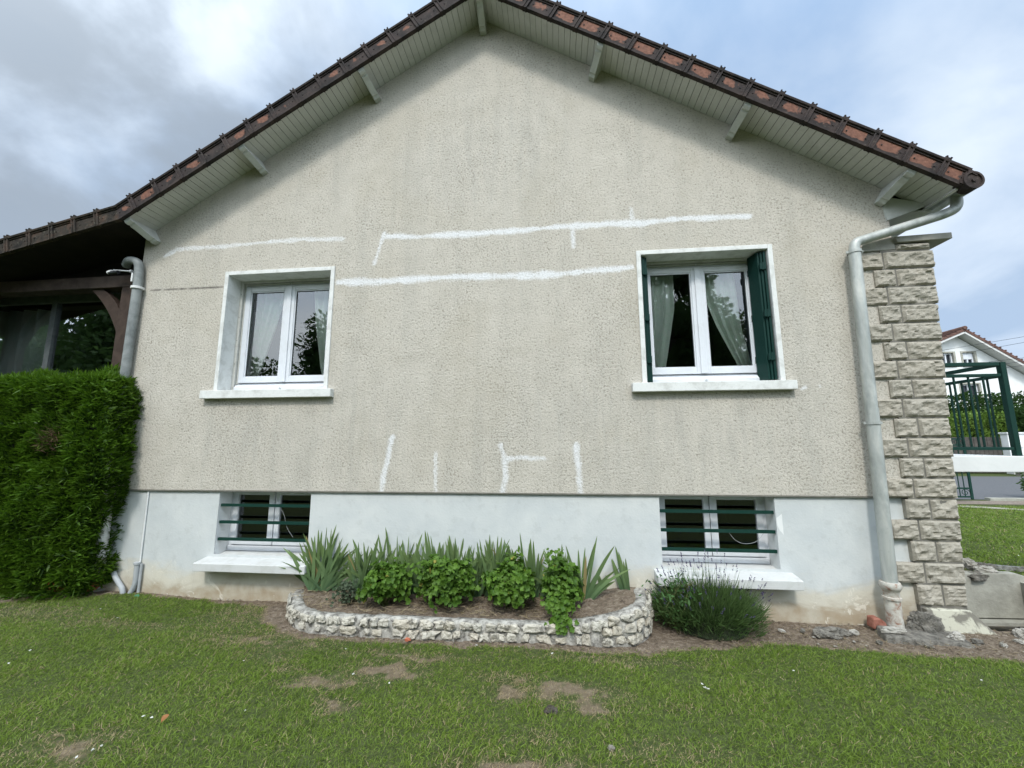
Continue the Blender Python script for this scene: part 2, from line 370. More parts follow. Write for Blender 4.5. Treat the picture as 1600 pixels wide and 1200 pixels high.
# --- gable wall grid with fill attribute
STROKES = [  # polylines of white filler (x, z), width, strength
    ([(-4.18, 3.47), (-4.05, 3.54), (-3.867, 3.553), (-3.5, 3.545), (-3.12, 3.562), (-2.6, 3.575), (-2.15, 3.553)], .030, .8),
    ([(-1.668, 3.556), (-1.35, 3.525), (-1.028, 3.531), (-.5, 3.53), (-.059, 3.545), (.25, 3.548), (.6, 3.55), (.9, 3.535), (1.2, 3.56), (1.5, 3.555), (1.86, 3.54)], .038, 1.),
    ([(-1.70, 3.60), (-1.74, 3.45), (-1.79, 3.26)], .028, .8), ([(.21, 3.56), (.225, 3.44), (.223, 3.33)], .030, .85), ([(.80, 3.55), (.785, 3.70)], .024, .7),
    ([(-2.17, 3.081), (-1.8, 3.066), (-1.347, 3.075), (-1.0, 3.085), (-.568, 3.066), (-.2, 3.058), (.119, 3.062), (.45, 3.08), (.77, 3.09)], .042, 1.),
    ([(-.60, 3.20), (-.56, 3.06)], .025, .35), ([(-1.1, 3.04), (.5, 3.04)], .03, .5),
    ([(-1.53, 1.50), (-1.565, 1.30), (-1.60, 1.14), (-1.615, 1.0)], .034, .9), ([(-1.103, 1.36), (-1.10, 1.2), (-1.095, 1.0)], .020, .75),
    ([(-.485, 1.42), (-.455, 1.30), (-.445, 1.14), (-.475, 1.0)], .034, .85), ([(-.45, 1.30), (-.28, 1.315), (-.09, 1.30)], .034, .85),
    ([(.20, 1.44), (.215, 1.25), (.225, 1.0)], .030, .85),
    ([(2.08, 1.62), (2.22, 1.30)], .04, .28), ([(2.25, 1.66), (2.12, 1.42)], .03, .26), ([(2.38, 1.55), (2.30, 1.22)], .035, .25), ([(2.16, 1.9), (2.19, 1.92)], .02, .8), ([(2.30, 1.93), (2.31, 1.92)], .014, .8), ([(.52, 1.48), (.55, 1.2)], .05, .30), ([(.74, 1.42), (.72, 1.15)], .05, .26), ([(1.02, 1.5), (1.10, 1.2)], .05, .26), ([(-1.55, 1.42), (-.7, 1.36)], .04, .2)]
SEAMS = [([(-4.30, 3.09), (-3.9, 3.092), (-3.43, 3.084)], .006)]
def segdist(P, pl):
    d = np.full(len(P), 9.)
    for a, b in zip(pl[:-1], pl[1:]):
        a = np.array(a); b = np.array(b); ba = b-a; h = np.clip(((P-a)@ba)/(ba@ba), 0, 1)
        d = np.minimum(d, np.hypot(*(P-a-h[:, None]*ba).T))
    return d
def wall_attrs(V):
    P = V[:, [0, 2]]; fl = np.zeros(len(P)); se = np.zeros(len(P)); st = np.zeros(len(P))
    jit = np.array([mn.noise(Vector((x*9, z*9, 3.)))*.5+mn.noise(Vector((x*30, z*30, 1.)))*.25 for x, z in P]) if len(P) < 400000 else 0
    for pl, wd, sg in STROKES:
        d = segdist(P, pl)+jit*.026; wd = wd*1.02*(1+.35*np.sin(P[:, 0]*7.3+P[:, 1]*5)*np.sin(P[:, 0]*3.1+1.7)); fl = np.maximum(fl, sg*np.clip(1.30-d/(wd*1.15), 0, 1))
    for pl, wd in SEAMS: se = np.maximum(se, np.clip(1.2-(segdist(P, pl)+jit*.01)/wd, 0, 1))
    for cx_, z0, z1, hw in [(-2.8, 1.0, 1.9, .7), (1.4, 1.0, 1.9, .75), (1.45, 1.9, 3.0, .9), (-.6, 3.6, 5.2, .8), (.9, 1.0, 2.4, 1.6), (-1.9, 1, 2.2, .9)]:
        st = np.maximum(st, np.clip(1.3-np.abs(P[:, 0]-cx_)/hw, 0, 1)*np.clip(1.2-np.abs(P[:, 1]-(z0+z1)/2)/((z1-z0)/2), 0, 1))
    return {'filler': fl, 'seam': se, 'stain': st*.8}
def grid_lines(a, b, step, extra=()):
    xs = sorted(set([round(a, 4), round(b, 4)]+[round(e, 4) for e in extra]+[round(v, 4) for v in np.arange(a, b, step)]))
    out = [xs[0]]
    for v in xs[1:]:
        if v-out[-1] > step*.35 or v in [round(e, 4) for e in extra] or v == round(b, 4): out.append(v)
    return out
def wall_mesh(name, xs, zs, holes, y, m, parent, topfn=None, attrs=True):
    nx, nz = len(xs), len(zs); V = np.zeros((nx, nz, 3)); V[:, :, 0] = np.array(xs)[:, None]; V[:, :, 1] = y
    if topfn is None: V[:, :, 2] = np.array(zs)[None]
    else:
        tp = np.array([topfn(x) for x in xs]); tt = (np.array(zs)-zs[0])/(zs[-1]-zs[0]); V[:, :, 2] = zs[0]+tt[None]*(tp[:, None]-zs[0])
    F = []
    for i in range(nx-1):
        xc = (xs[i]+xs[i+1])/2
        for j in range(nz-1):
            zc = (zs[j]+zs[j+1])/2
            if any(h[0] < xc < h[1] and h[2] < zc < h[3] for h in holes): continue
            F.append((i*nz+j, (i+1)*nz+j, (i+1)*nz+j+1, i*nz+j+1))
    V = V.reshape(-1, 3); return V, F
holes = [(c-WHW, c+WHW, z0, z1) for c, z0, z1 in WIN]
xs = grid_lines(XL, XR, .018, [h[0] for h in holes]+[h[1] for h in holes]); zs = grid_lines(BAND, 3.5, .018, [1.98, 3.21])
Va, Fa = wall_mesh('w', xs, zs, holes, 0., None, None)
zs2 = list(np.linspace(3.5, ZA, 120)); Vb, Fb = wall_mesh('w', xs, zs2, [], 0., None, None, topfn=gz)
V = np.vstack([Va, Vb]); F = np.vstack([np.array(Fa), np.array(Fb)+len(Va)])
npmesh('gable_wall', V, F, RENDER, house, attrs=wall_attrs(V))
# drip edge under the render and backing of the wall thickness
b = MB(); b.box(XL, XR, .0005, .03, BAND-.012, BAND); b.build('render_drip_edge', MORTJ, house)
# --- plinth
holes2 = [(c-BHW, c+BHW, z0, z1+.1) for c, z0, z1 in BW]
xs = grid_lines(XL+.01, XR, .06, [h[0] for h in holes2]+[h[1] for h in holes2]); zs = grid_lines(-.15, BAND, .06, [.40])
Va, Fa = wall_mesh('p', xs, zs, holes2, .022, None, None)
Va[:, 1] += np.array([.004*mn.noise(Vector((x*1.3, z*1.3, 0)))-.015*max(0, .25-z) for x, _, z in Va])
npmesh('plinth', Va, Fa, PLINTH, house, smooth=True)
# --- side / back walls (closed, dark inside)
b = MB(); Y1 = 8.6
b.add([(XL, .0, 0), (XL, Y1, 0), (XL, Y1, gz(XL)), (XL, .0, gz(XL))], [(0, 1, 2, 3)])
b.add([(XR, .0, 0), (XR, Y1, 0), (XR, Y1, gz(XR)), (XR, .0, gz(XR))], [(0, 3, 2, 1)])
b.add([(XL, Y1, 0), (XR, Y1, 0), (XR, Y1, gz(XR)), (XA, Y1, ZA), (XL, Y1, gz(XL))], [(0, 1, 2, 3, 4)])
b.build('outer_wall', WHITE, house)
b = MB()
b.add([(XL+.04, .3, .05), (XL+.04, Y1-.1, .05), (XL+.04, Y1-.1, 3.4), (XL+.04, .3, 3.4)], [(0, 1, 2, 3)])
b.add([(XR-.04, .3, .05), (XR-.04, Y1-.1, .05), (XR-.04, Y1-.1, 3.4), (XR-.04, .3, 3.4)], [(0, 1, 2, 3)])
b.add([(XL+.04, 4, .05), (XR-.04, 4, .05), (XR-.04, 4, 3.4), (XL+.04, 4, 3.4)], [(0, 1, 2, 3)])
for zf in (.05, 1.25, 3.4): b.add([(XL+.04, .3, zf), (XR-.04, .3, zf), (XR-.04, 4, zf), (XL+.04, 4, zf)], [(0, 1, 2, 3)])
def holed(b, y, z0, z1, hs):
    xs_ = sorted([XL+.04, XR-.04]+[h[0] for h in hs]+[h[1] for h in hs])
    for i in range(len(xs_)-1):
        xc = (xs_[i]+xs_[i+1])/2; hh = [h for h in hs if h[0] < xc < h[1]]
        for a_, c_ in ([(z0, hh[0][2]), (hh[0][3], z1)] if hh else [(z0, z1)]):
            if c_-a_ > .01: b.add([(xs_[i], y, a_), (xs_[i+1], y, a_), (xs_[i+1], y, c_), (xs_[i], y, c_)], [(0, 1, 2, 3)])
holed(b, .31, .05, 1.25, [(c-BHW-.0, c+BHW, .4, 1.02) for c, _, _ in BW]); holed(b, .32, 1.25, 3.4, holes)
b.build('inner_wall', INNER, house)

# --- main windows
def make_window(cx, z0, z1, shut):
    fr = MB(); yf = .195
    x0, x1 = cx-WHW, cx+WHW
    # fixed PVC frame
    for (a0, a1, c0, c1) in ((x0+.035, x0+.085, z0+.02, z1-.02), (x1-.085, x1-.035, z0+.02, z1-.02)): fr.box(a0, a1, yf, yf+.07, c0, c1)
    fr.box(x0+.085, x1-.085, yf, yf+.07, z1-.075, z1-.02)
    fr.box(x0+.085, x1-.085, yf, yf+.07, z0+.02, z0+.10)
    # weather bar
    fr.prism([(0, 0), (-.05, 0), (-.05, .045), (-.03, .072), (0, .08)], lambda y, z: (x0+.045, yf-.001+y, z0+.006+z), lambda y, z: (x1-.045, yf-.001+y, z0+.006+z))
    # sashes
    for s in (-1, 1):
        a, b_ = (cx-.512, cx-.003) if s < 0 else (cx+.003, cx+.512)
        zl, zh = z0+.105, z1-.068; wd = .058
        fr.box(a, a+wd, yf-.018, yf+.03, zl, zh); fr.box(b_-wd, b_, yf-.018, yf+.03, zl, zh)
        fr.box(a+wd, b_-wd, yf-.018, yf+.03, zl, zl+wd); fr.box(a+wd, b_-wd, yf-.018, yf+.03, zh-wd+.01, zh)
        # glazing bead
        bd = .012
        for q in ((a+wd, a+wd+bd, zl+wd, zh-wd+.01), (b_-wd-bd, b_-wd, zl+wd, zh-wd+.01), (a+wd+bd, b_-wd-bd, zl+wd, zl+wd+bd), (a+wd+bd, b_-wd-bd, zh-wd+.01-bd, zh-wd+.01)):
            fr.box(q[0], q[1], yf-.010, yf+.015, q[2], q[3])
    fr.box(cx-.028, cx+.028, yf-.030, yf-.019, z0+.108, z1-.072)
    w_ = fr.build('window', PVC, house, bev=.003)
    # drain cap, small screws
    MB().tube([(cx, yf-.050, z0+.035), (cx, yf-.060, z0+.035)], .010, 8).build('drain_cap', GREYPVC, w_)
    for zq in np.linspace(z0+.05, z1-.15, 5): MB().tube([(x0+.018, yf-.034, zq), (x0+.018, yf-.040, zq)], .0035, 6).build('screw', DARKFR, w_)
    # aux profiles of old frame
    ax = MB(); ax.box(x0, x0+.032, yf-.036, yf+.06, z0+.004, z1); ax.box(x1-.032, x1, yf-.036, yf+.06, z0+.004, z1)
    ax.box(x0+.032, x1-.032, yf-.036, yf+.06, z1-.022, z1); ax.box(x0+.036, x0+.05, yf-.012, yf-.001, z0+.09, z1-.03); ax.box(x1-.05, x1-.036, yf-.012, yf-.001, z0+.09, z1-.03)
    ax.box(x0+.036, cx-.006, yf-.014, yf-.001, z1-.046, z1-.03); ax.box(cx+.006, x1-.036, yf-.014, yf-.001, z1-.046, z1-.03)
    ax.build('outer_frame', AUX, w_, bev=.002)
    gk = MB()
    for s in (-1, 1):
        a, b_ = (cx-.442, cx-.073) if s < 0 else (cx+.073, cx+.442); zl, zh = z0+.175, z1-.128
        for q in ((a-.004, a+.004, zl, zh), (b_-.004, b_+.004, zl, zh), (a+.004, b_-.004, zl-.004, zl+.004), (a+.004, b_-.004, zh-.004, zh+.004)): gk.box(q[0], q[1], yf-.004, yf+.0035, q[2], q[3])
    gk.box(cx-.51, cx+.51, yf-.004, yf-.0005, z0+.1005, z0+.1045); gk.box(cx-.51, cx+.51, yf-.004, yf-.0005, z1-.0675, z1-.062)  # dark strips drawn in: sash gap at the bottom, shadow line at the header
    gk.build('gasket_and_shadow_line', DARKFR, w_)
    for s in (-1, 1):
        a, b_ = (cx-.462, cx-.05) if s < 0 else (cx+.05, cx+.462)
        g = MB(); g.add([(a, yf+.004, z0+.15), (b_, yf+.004, z0+.15), (b_, yf+.004, z1-.11), (a, yf+.004, z1-.11)], [(0, 1, 2, 3)]); g.build('pane', GLASS, w_)
    su = MB(); T = .042
    su.box(x0-T, x0, -.014, .205, z0-.001, z1+T); su.box(x1, x1+T, -.014, .205, z0-.001, z1+T); su.box(x0, x1, -.014, .205, z1, z1+T)
    su.build('surround', SILLW, w_, bev=.004)
    s2 = MB(); s2.prism([(-.062, 0), (-.055, -.003), (.23, .004), (.23, -.082), (-.062, -.082)], lambda y, z: (cx-.71, y, z0-.002+z), lambda y, z: (cx+.675, y, z0-.002+z))
    s2.build('sill', SILLW, w_, bev=.006)
    if shut:
        for s in (-1, 1):
            sh = MB(); xj = x0 if s < 0 else x1
            def lx(d): return xj - s*d
            offs = [(.012, .032), (.037, .055), (.060, .076)] if s > 0 else [(.006, .020), (.024, .040), (.044, .060)]
            for k, (d0, d1) in enumerate(offs):
                yb, ya = .172-.004*k, .012+.010*k
                spl = .014*k
                xa, xb = sorted((lx(d0), lx(d1)))
                sh.hexa([(xa, ya, z0+.015), (xb, ya, z0+.015), (xb-s*spl, yb, z0+.015), (xa-s*spl, yb, z0+.015), (xa, ya, z1-.012), (xb, ya, z1-.012), (xb-s*spl, yb, z1-.012), (xa-s*spl, yb, z1-.012)])
            so_ = sh.build('shutter', GREEN, w_, bev=.002)
            for zq in (z0+.22, z0+.62, z1-.16):
                hg = MB()
                xa, xb = sorted((lx(offs[0][0]+.004), lx(offs[-1][1]-.004)))
                hg.box(xa, xb, .002, .020, zq-.03, zq+.03); hg.tube([((xa+xb)/2, .006, zq-.036), ((xa+xb)/2, .006, zq+.036)], .009, 8)
                hg.build('hinge', GREEN, w_, bev=.0015)
                xq = lx(offs[-1][1]+.030); xa, xb = sorted((xq, lx(offs[-1][1]-.004))); MB().box(xa, xb, .15, .185, zq-.03, zq+.03).build('catch', GREEN, w_)
            lt = MB(); lt.box(*sorted((lx(offs[-1][1]+.002), lx(offs[-1][1]+.03))), .13, .15, z0+.0, z0+.014); lt.build('foot_catch', ZINC, w_)
    return w_
W1 = make_window(*WIN[0], False); W2 = make_window(*WIN[1], True)
def curtain(cx, prof, label):
    """prof: rows (t, inner x, outer x) from the rail (t=0) to the tie (t=1)"""
    z0, z1 = 2.03, 3.24; nu, nv = 110, 44; yc = .31; V = []; pt = [q[0] for q in prof]
    for j in range(nv+1):
        t = j/nv; z = z1+(z0-z1)*t; xi = cx+np.interp(t, pt, [q[1] for q in prof]); xo = cx+np.interp(t, pt, [q[2] for q in prof])
        amp = .022-.008*t
        for i in range(nu+1):
            s = i/nu; fold = math.sin(s*math.pi*2*3.4+.8*math.sin(2.3*t)+cx)*amp+math.sin(s*math.pi*2*7.7+t*2.)*amp*.3
            V.append((xo+(xi-xo)*s, yc+fold+.02*t, z))
    F = [(j*(nu+1)+i, j*(nu+1)+i+1, (j+1)*(nu+1)+i+1, (j+1)*(nu+1)+i) for j in range(nv) for i in range(nu)]
    tag(npmesh('curtain', V, F, CURT, origin=(cx+prof[-1][2], .4, z0), smooth=True), label, 'curtain', 'tied-back curtains behind the panes')
curtain(WIN[0][0], [(0, -.13, -.46), (.2, -.155, -.47), (.5, -.255, -.49), (.75, -.345, -.52), (1, -.44, -.54)], 'left pale green curtain in the unshuttered window')
curtain(WIN[0][0], [(0, .19, .56), (.4, .23, .56), (.8, .31, .56), (1, .38, .56)], 'right pale green curtain in the unshuttered window, partly hidden by the reveal')
curtain(WIN[1][0], [(0, -.19, -.56), (.4, -.20, -.56), (.8, -.29, -.57), (1, -.34, -.57)], 'left pale green curtain in the window with green shutters')
curtain(WIN[1][0], [(0, .04, .40), (.25, .07, .42), (.55, .19, .44), (.85, .35, .50), (1, .43, .53)], 'right pale green curtain in the window with green shutters, the widest')

# --- basement windows
def make_bwin(cx, z0, z1, xs0, xs1, hide_lab):
    fr = MB(); yf = .185; x0, x1 = cx-BHW, cx+BHW; c = cx+.0
    fr.box(x0, x0+.03, yf, yf+.06, z0, z1); fr.box(x1-.03, x1, yf, yf+.06, z0, z1); fr.box(x0+.03, x1-.03, yf, yf+.06, z1-.03, z1+.02)
    fr.box(x0+.03, x1-.03, yf, yf+.06, z0, z0+.05)
    fr.box(x0+.01, x1-.01, yf-.02, yf, z0, z0+.045)
    for a, b_ in ((c-.44, c-.008), (c+.008, c+.44)):
        fr.box(a, a+.05, yf-.015, yf+.02, z0+.056, z1-.034); fr.box(b_-.05, b_, yf-.015, yf+.02, z0+.056, z1-.034)
        fr.box(a+.05, b_-.05, yf-.015, yf+.02, z0+.056, z0+.098); fr.box(a+.05, b_-.05, yf-.015, yf+.02, z1-.064, z1-.034)
    fr.box(c-.0065, c+.0065, yf-.026, yf-.016, z0+.06, z1-.04)
    w_ = fr.build('basement_window', PVC, house, bev=.003)
    for a, b_ in ((c-.39, c-.058), (c+.058, c+.39)):
        g = MB(); g.add([(a, yf+.004, z0+.098), (b_, yf+.004, z0+.098), (b_, yf+.004, z1-.064), (a, yf+.004, z1-.064)], [(0, 1, 2, 3)]); g.build('pane', BGLASS, w_)
    rv = MB(); T = .05
    rv.box(x0-T, x0, .0235, .24, z0-.02, z1+.1); rv.box(x1, x1+T, .0235, .24, z0-.02, z1+.1); rv.box(x0, x1, .024, .24, z1+.002, z1+.06)
    rv.build('reveal', WHITE, w_)
    s = MB(); s.prism([(-.125, -.045), (.20, .0), (.20, -.10), (-.125, -.115)], lambda y, z: (xs0, y, z0+z), lambda y, z: (xs1, y, z0+z))
    s.build('sill', BSILL, w_, bev=.005)
    for zq in (.852, .692, .533):
        q = MB(); q.box(x0+.002, x1-.002, .045, .052, zq-.013, zq+.013); q.box(x0+.002, x1-.002, .0525, .068, zq+.006, zq+.013)
        q.build('security_bar', GREEN2, w_)
    return w_
B1 = make_bwin(*BW[0], -3.345, -2.245, ''); B2 = make_bwin(*BW[1], .83, 1.945, '')
def wire(pts, r, m, parent=None, name='cable', n=6, origin=None):
    b = MB(); b.tube(arc(pts, .1, 5), r, n); return b.build(name, m, parent, smooth=True, origin=origin)
tag(wire([(1.48, .06, .68), (1.53, .06, .61), (1.60, .06, .585), (1.70, .06, .60), (1.77, .06, .685)], 0.0014, GREYPVC, origin=(1.6, .06, .6)), 'thin pale cable drooping from the middle bar of the basement window behind the lavender', 'cable')
tag(wire([(-2.66, .06, .84), (-2.60, .06, .76), (-2.58, .06, .66), (-2.50, .06, .56)], 0.0011, GREYPVC, origin=(-2.6, .06, .7)), 'thin pale string hanging across the left basement window', 'string')

# --- roof
class Slope:
    def __init__(s, x0, z0, sx, sl):   # from (x0,z0) going in sx direction, descending sl
        L = math.hypot(1, sl); s.x0, s.z0 = x0, z0; s.t = (sx/L, -sl/L); s.n = (sl*sx/L, 1/L)
    def p(s, d, n, y): return (s.x0+s.t[0]*d+s.n[0]*n, y, s.z0+s.t[1]*d+s.n[1]*n)
    def q(s, k): c = Slope.__new__(Slope); c.x0, c.z0, c.t, c.n = s.x0, s.z0, s.t, (s.n[0]*k, s.n[1]*k); return c
    def box(s, b, d0, d1, n0, n1, y0, y1, a=0.):
        b.hexa([s.p(d0, n0, y0), s.p(d1, n0, y0), s.p(d1, n0, y1), s.p(d0, n0, y1), s.p(d0, n1, y0), s.p(d1, n1, y0), s.p(d1, n1, y1), s.p(d0, n1, y1)], a)
DOV = -.30
LR, RR, KR = Slope(XA, ZA, -1, SLP), Slope(XA, ZA, 1, SLP), Slope(-4.40, gz(-4.40)+.0, -1, .225)
Llen = (4.40+XA)*math.hypot(1, SLP); Rlen = (3.375-XA)*math.hypot(1, SLP); Klen = 4.4
def verge(sl_, length, pitch, m, name, first=.12, mit=False):
    b = MB(); d = -first; k = 0; boost = .22 if sl_.t[0] > 0 else -.02; sl_ = sl_.q(.84)
    while d < length-.02:
        d0, d1 = max(d, 0.), min(d+pitch, length); rv = random.random()
        # flange face as small grid carrying the worn-patch attribute
        nu, nv = 8, 4; base = len(b.v)
        for i in range(nu+1):
            for j in range(nv+1):
                u, v_ = i/nu, j/nv; b.v.append(sl_.p(d0+(d1-d0)*u, .014+.126*v_, -.318-.002*math.sin(v_*3.14)))
                pu = 1.15-abs(u-.5+.1*rv)*2.5; pv = 1.1-abs(v_-.60)*1.7
                b.a.append(max(0, min(1, .10+boost*min(1, max(0, min(pu, pv)*3))+.85*min(pu, pv)*(.35+.80*rv))))
        for i in range(nu):
            for j in range(nv): b.f.append((base+i*(nv+1)+j, base+(i+1)*(nv+1)+j, base+(i+1)*(nv+1)+j+1, base+i*(nv+1)+j+1))
        sl_.box(b, d0, d1, .014, .14, -.3165, -.296)
        sl_.box(b, d0, d1, -.008, .0135, -.325, -.285)          # lower lip
        sl_.box(b, d0, d1, .1405, .151, -.327, -.29)           # fillet
        # rounded top roll
        b.prism([(-.318, .152), (-.338, .158), (-.342, .176), (-.330, .194), (-.29, .200), (-.22, .196), (-.10, .165), (-.10, .152)], lambda y, n: sl_.p(d0, n, y), lambda y, n: sl_.p(d1, n, y))
        for q in (.22, .78):                                    # nail dots
            dq = d0+(d1-d0)*q+.01*random.uniform(-1, 1); c0 = sl_.p(dq, .075, -.321); c1 = sl_.p(dq, .075, -.325); b.tube([c0, c1], .007, 6)
        # joint: double rib
        if d >= 0 and d+.06 < length:
            for o_ in (-.024, .010):
                sl_.box(b, d+o_, d+o_+.012, -.016, .205, -.336, -.284)
                sl_.box(b, d+o_-.001, d+o_+.013, .205, .215, -.338, -.23)
            sl_.box(b, d-.012, d+.010, -.012, .213, -.329, -.284)
        d += pitch; k += 1
    return b
pitch = .2865
b = verge(LR, Llen, pitch, TILE, '', .14); b.build('verge_tiles', TILE, house)
b = verge(RR, Rlen, pitch, TILE, '', .02)
# rounded end ornament
c = RR.p(Rlen+.045, .062, 0)
prof = []
for k in range(28):
    an = 2*math.pi*k/28; prof.append((.074*math.cos(an), .074*math.sin(an)))
b.prism(prof, lambda u, v_: (c[0]+u, -.335, c[2]+v_), lambda u, v_: (c[0]+u, -.25, c[2]+v_))
def ring(b, cx, cz, r0_, r1_, y0, y1, n=28):
    base = len(b.v)
    for k in range(n):
        an = 2*math.pi*k/n
        for r_, y_ in ((r0_, y1), (r0_, y0), (r1_, y0), (r1_, y1)): b.v.append((cx+r_*math.cos(an), y_, cz+r_*math.sin(an))); b.a.append(0.)
    for k in range(n):
        for q in range(4): b.f.append((base+k*4+q, base+k*4+(q+1) % 4, base+((k+1) % n)*4+(q+1) % 4, base+((k+1) % n)*4+q))
ring(b, c[0], c[2], .060, .076, -.345, -.334)
b.tube([(c[0], -.334, c[2]), (c[0], -.346, c[2])], .016, 12)
RR.box(b, Rlen-.03, Rlen+.03, .0, .108, -.334, -.26); RR.box(b, Rlen-.02, Rlen+.05, .1085, .135, -.342, -.22)
b.tube([(c[0]-.02, -.30, c[2]+.06), (c[0]-.02, -.30, c[2]+.10)], .010, 6)
b.build('verge_tiles', TILE, house)
# roof surfaces: long courses of tiles
def tiled(sl_, length, y0, y1, m, name, parent):
    V = []; F = []; nx_ = int(length/.2865)+1; ny = int((y1-y0)/.075)
    for i in range(nx_):
        for e in (0, 1):
            d = min(i*.2865+e*.2865, length)
            for j in range(ny+1):
                y = y0+(y1-y0)*j/ny
                V.append(sl_.p(d, .130+.014*math.cos(j*math.pi*2/3)+(-.004 if e == 0 else .014), y))
    for i in range(nx_):
        for q in range(2 if i < nx_-1 else 1):
            a0 = (2*i+q)*(ny+1); a1 = (2*i+q+1)*(ny+1)
            for j in range(ny): F.append((a0+j, a0+j+1, a1+j+1, a1+j))
    npmesh(name, V, F, m, parent, smooth=False, attrs={'rnd': np.zeros(len(V))})
tiled(LR, Llen+.02, -.30, 8.9, TILE, 'roof', house); tiled(RR, Rlen+.05, -.30, 8.9, TILE, 'roof', house)
b = MB()
LR.box(b, 0, Llen, .045, .095, -.284, 8.8); RR.box(b, 0, Rlen, .045, .095, -.284, 8.8)
b.build('roof_deck', WOODD_SHADE, house)
b = MB(); b.tube([(XA, y, ZA+.165) for y in np.linspace(-.36, 8.9, 26)], .11, 14); b.build('ridge_tiles', TILE, house)
# soffit boards
b = MB()
for sl_, ln in ((LR, Llen-.0), (RR, Rlen)):
    d = .0
    while d < ln-.01:
        d1 = min(d+.067, ln); wob = random.uniform(-.0008, .0008)
        sl_.box(b, d+.0025, d1-.0015, .002+wob, .016+wob, -.286, .02); d += .067
b.build('soffit', SOFF, house, bev=.001)
b = MB(); LR.box(b, 0, Llen, .018, .044, -.285, .02); RR.box(b, 0, Rlen, .018, .044, -.285, .02); b.build('soffit_backing', WOODD_SHADE, house)
# purlin brackets
def bracket(sl_, d, parent, big=1.):
    b = MB(); hw = .033
    prof = [(.0, .0), (.0, -.155*big), (-.052, -.160*big), (-.072, -.138*big), (-.085, -.143*big), (-.20, -.075), (-.235, -.060), (-.240, -.042), (-.262, -.050), (-.283, -.038), (-.288, 0)]
    b.prism(prof, lambda y, n: sl_.p(d-hw, n+.0015, y+.001), lambda y, n: sl_.p(d+hw, n+.0015, y+.001))
    b.build('purlin_bracket', BRK, parent, bev=.003)
Lh = math.hypot(1, SLP)
for x in (-1.91, -3.16): bracket(LR, (XA-x)*Lh, house)
bracket(LR, (XA+4.36)*Lh, house, 1.05)
for x in (.53, 1.815, 3.06): bracket(RR, (x-XA)*Lh, house, 1.1 if x > 3 else 1.)
b = MB(); hw = .034     # ridge bracket hangs vertical
prof = [(.0, .0), (.0, -.17), (-.052, -.172), (-.072, -.150), (-.085, -.155), (-.20, -.085), (-.24, -.05), (-.288, -.04), (-.288, 0)]
b.prism(prof, lambda y, n: (XA-hw, y, ZA-.015+n), lambda y, n: (XA+hw, y, ZA-.015+n)); b.build('purlin_bracket', BRK, house, bev=.003)
# eaves closing panel on the right
b = MB(); pf = [(3.0, 3.66), (3.025, 3.42), (3.30, 3.515), (3.40, 3.56)]
b.prism(pf, lambda x, z: (x, -.012, z-.0), lambda x, z: (x, .012, z)); b.build('eaves_panel', BRK, house, bev=.002)
b = MB(); b.box(XR+.003, 3.42, .013, 8.8, 3.50, 3.515); RR.box(b, Rlen-.012, Rlen+.008, -.02, .12, -.28, 8.8); b.build('eaves_soffit', SOFF, house)
b = MB(); n = 10
pf = [(.075*math.cos(math.pi*k/n), -.075*math.sin(math.pi*k/n)) for k in range(n+1)]+[(-.070*math.cos(math.pi*k/n), -.070*math.sin(math.pi*k/n)) for k in range(n+1)]
gx, gzv = 3.515, 3.60
b.prism(pf, lambda u, v_: (gx+u, -.24, gzv+v_), lambda u, v_: (gx+u, 8.8, gzv+v_)); b.build('gutter', ZINC, house)

# ------------------------------------------------------------------ right downpipe
dp = empty('downpipe', (2.6, -.06, 0), 'long grey zinc downpipe with a swan neck from the gutter beside the stone pier', 'downpipe')
P0 = Vector((2.665, -.085, 3.12)); P1 = Vector((2.60, -.085, .33))
b = MB(); b.tube(arc([(3.50, -.13, 3.60), (3.505, -.12, 3.44), (3.40, -.11, 3.395), (2.68, -.085, 3.19), P0, P0+(P1-P0)*.02], .075, 7), .040, 18); b.build('swan_neck', ZINC, dp, smooth=True)
b = MB(); b.tube([P0+Vector((0, 0, .0)), P0+(P1-P0)*.5], .045, 18); b.tube([P0+(P1-P0)*.5, P1], .0475, 18); b.build('pipe', ZINC, dp, smooth=True)
def collar(c, par, m, r=.052):
    b = MB(); c = Vector(c); b.tube([c-Vector((0, 0, .012)), c+Vector((0, 0, .012))], r, 18); b.box(c.x-r-.016, c.x+r+.016, c.y-.004, c.y+.004, c.z-.010, c.z+.010)
    b.tube([(c.x+r+.01, c.y-.012, c.z), (c.x+r+.01, c.y+.014, c.z)], .005, 6); b.tube([(c.x, c.y+.02, c.z), (c.x, .03, c.z)], .006, 6)
    b.build('collar', m, par)
collar(P0+Vector((0, 0, -.02)), dp, ZINC); collar(P0+(P1-P0)*.545, dp, ZINC, .054)
b = MB(); x = 2.598; b.tube([(x, -.085, z) for z in (.362, .36, .345, .318, .312, .296, .290, .256, .252, .236, .232, .15, 0.05, -.05)], [.05, .064, .069, .068, .062, .054, .050, .050, .060, .060, .050, .051, .052, .053], 20)
b.build('cast_foot', CAST, dp, smooth=True)

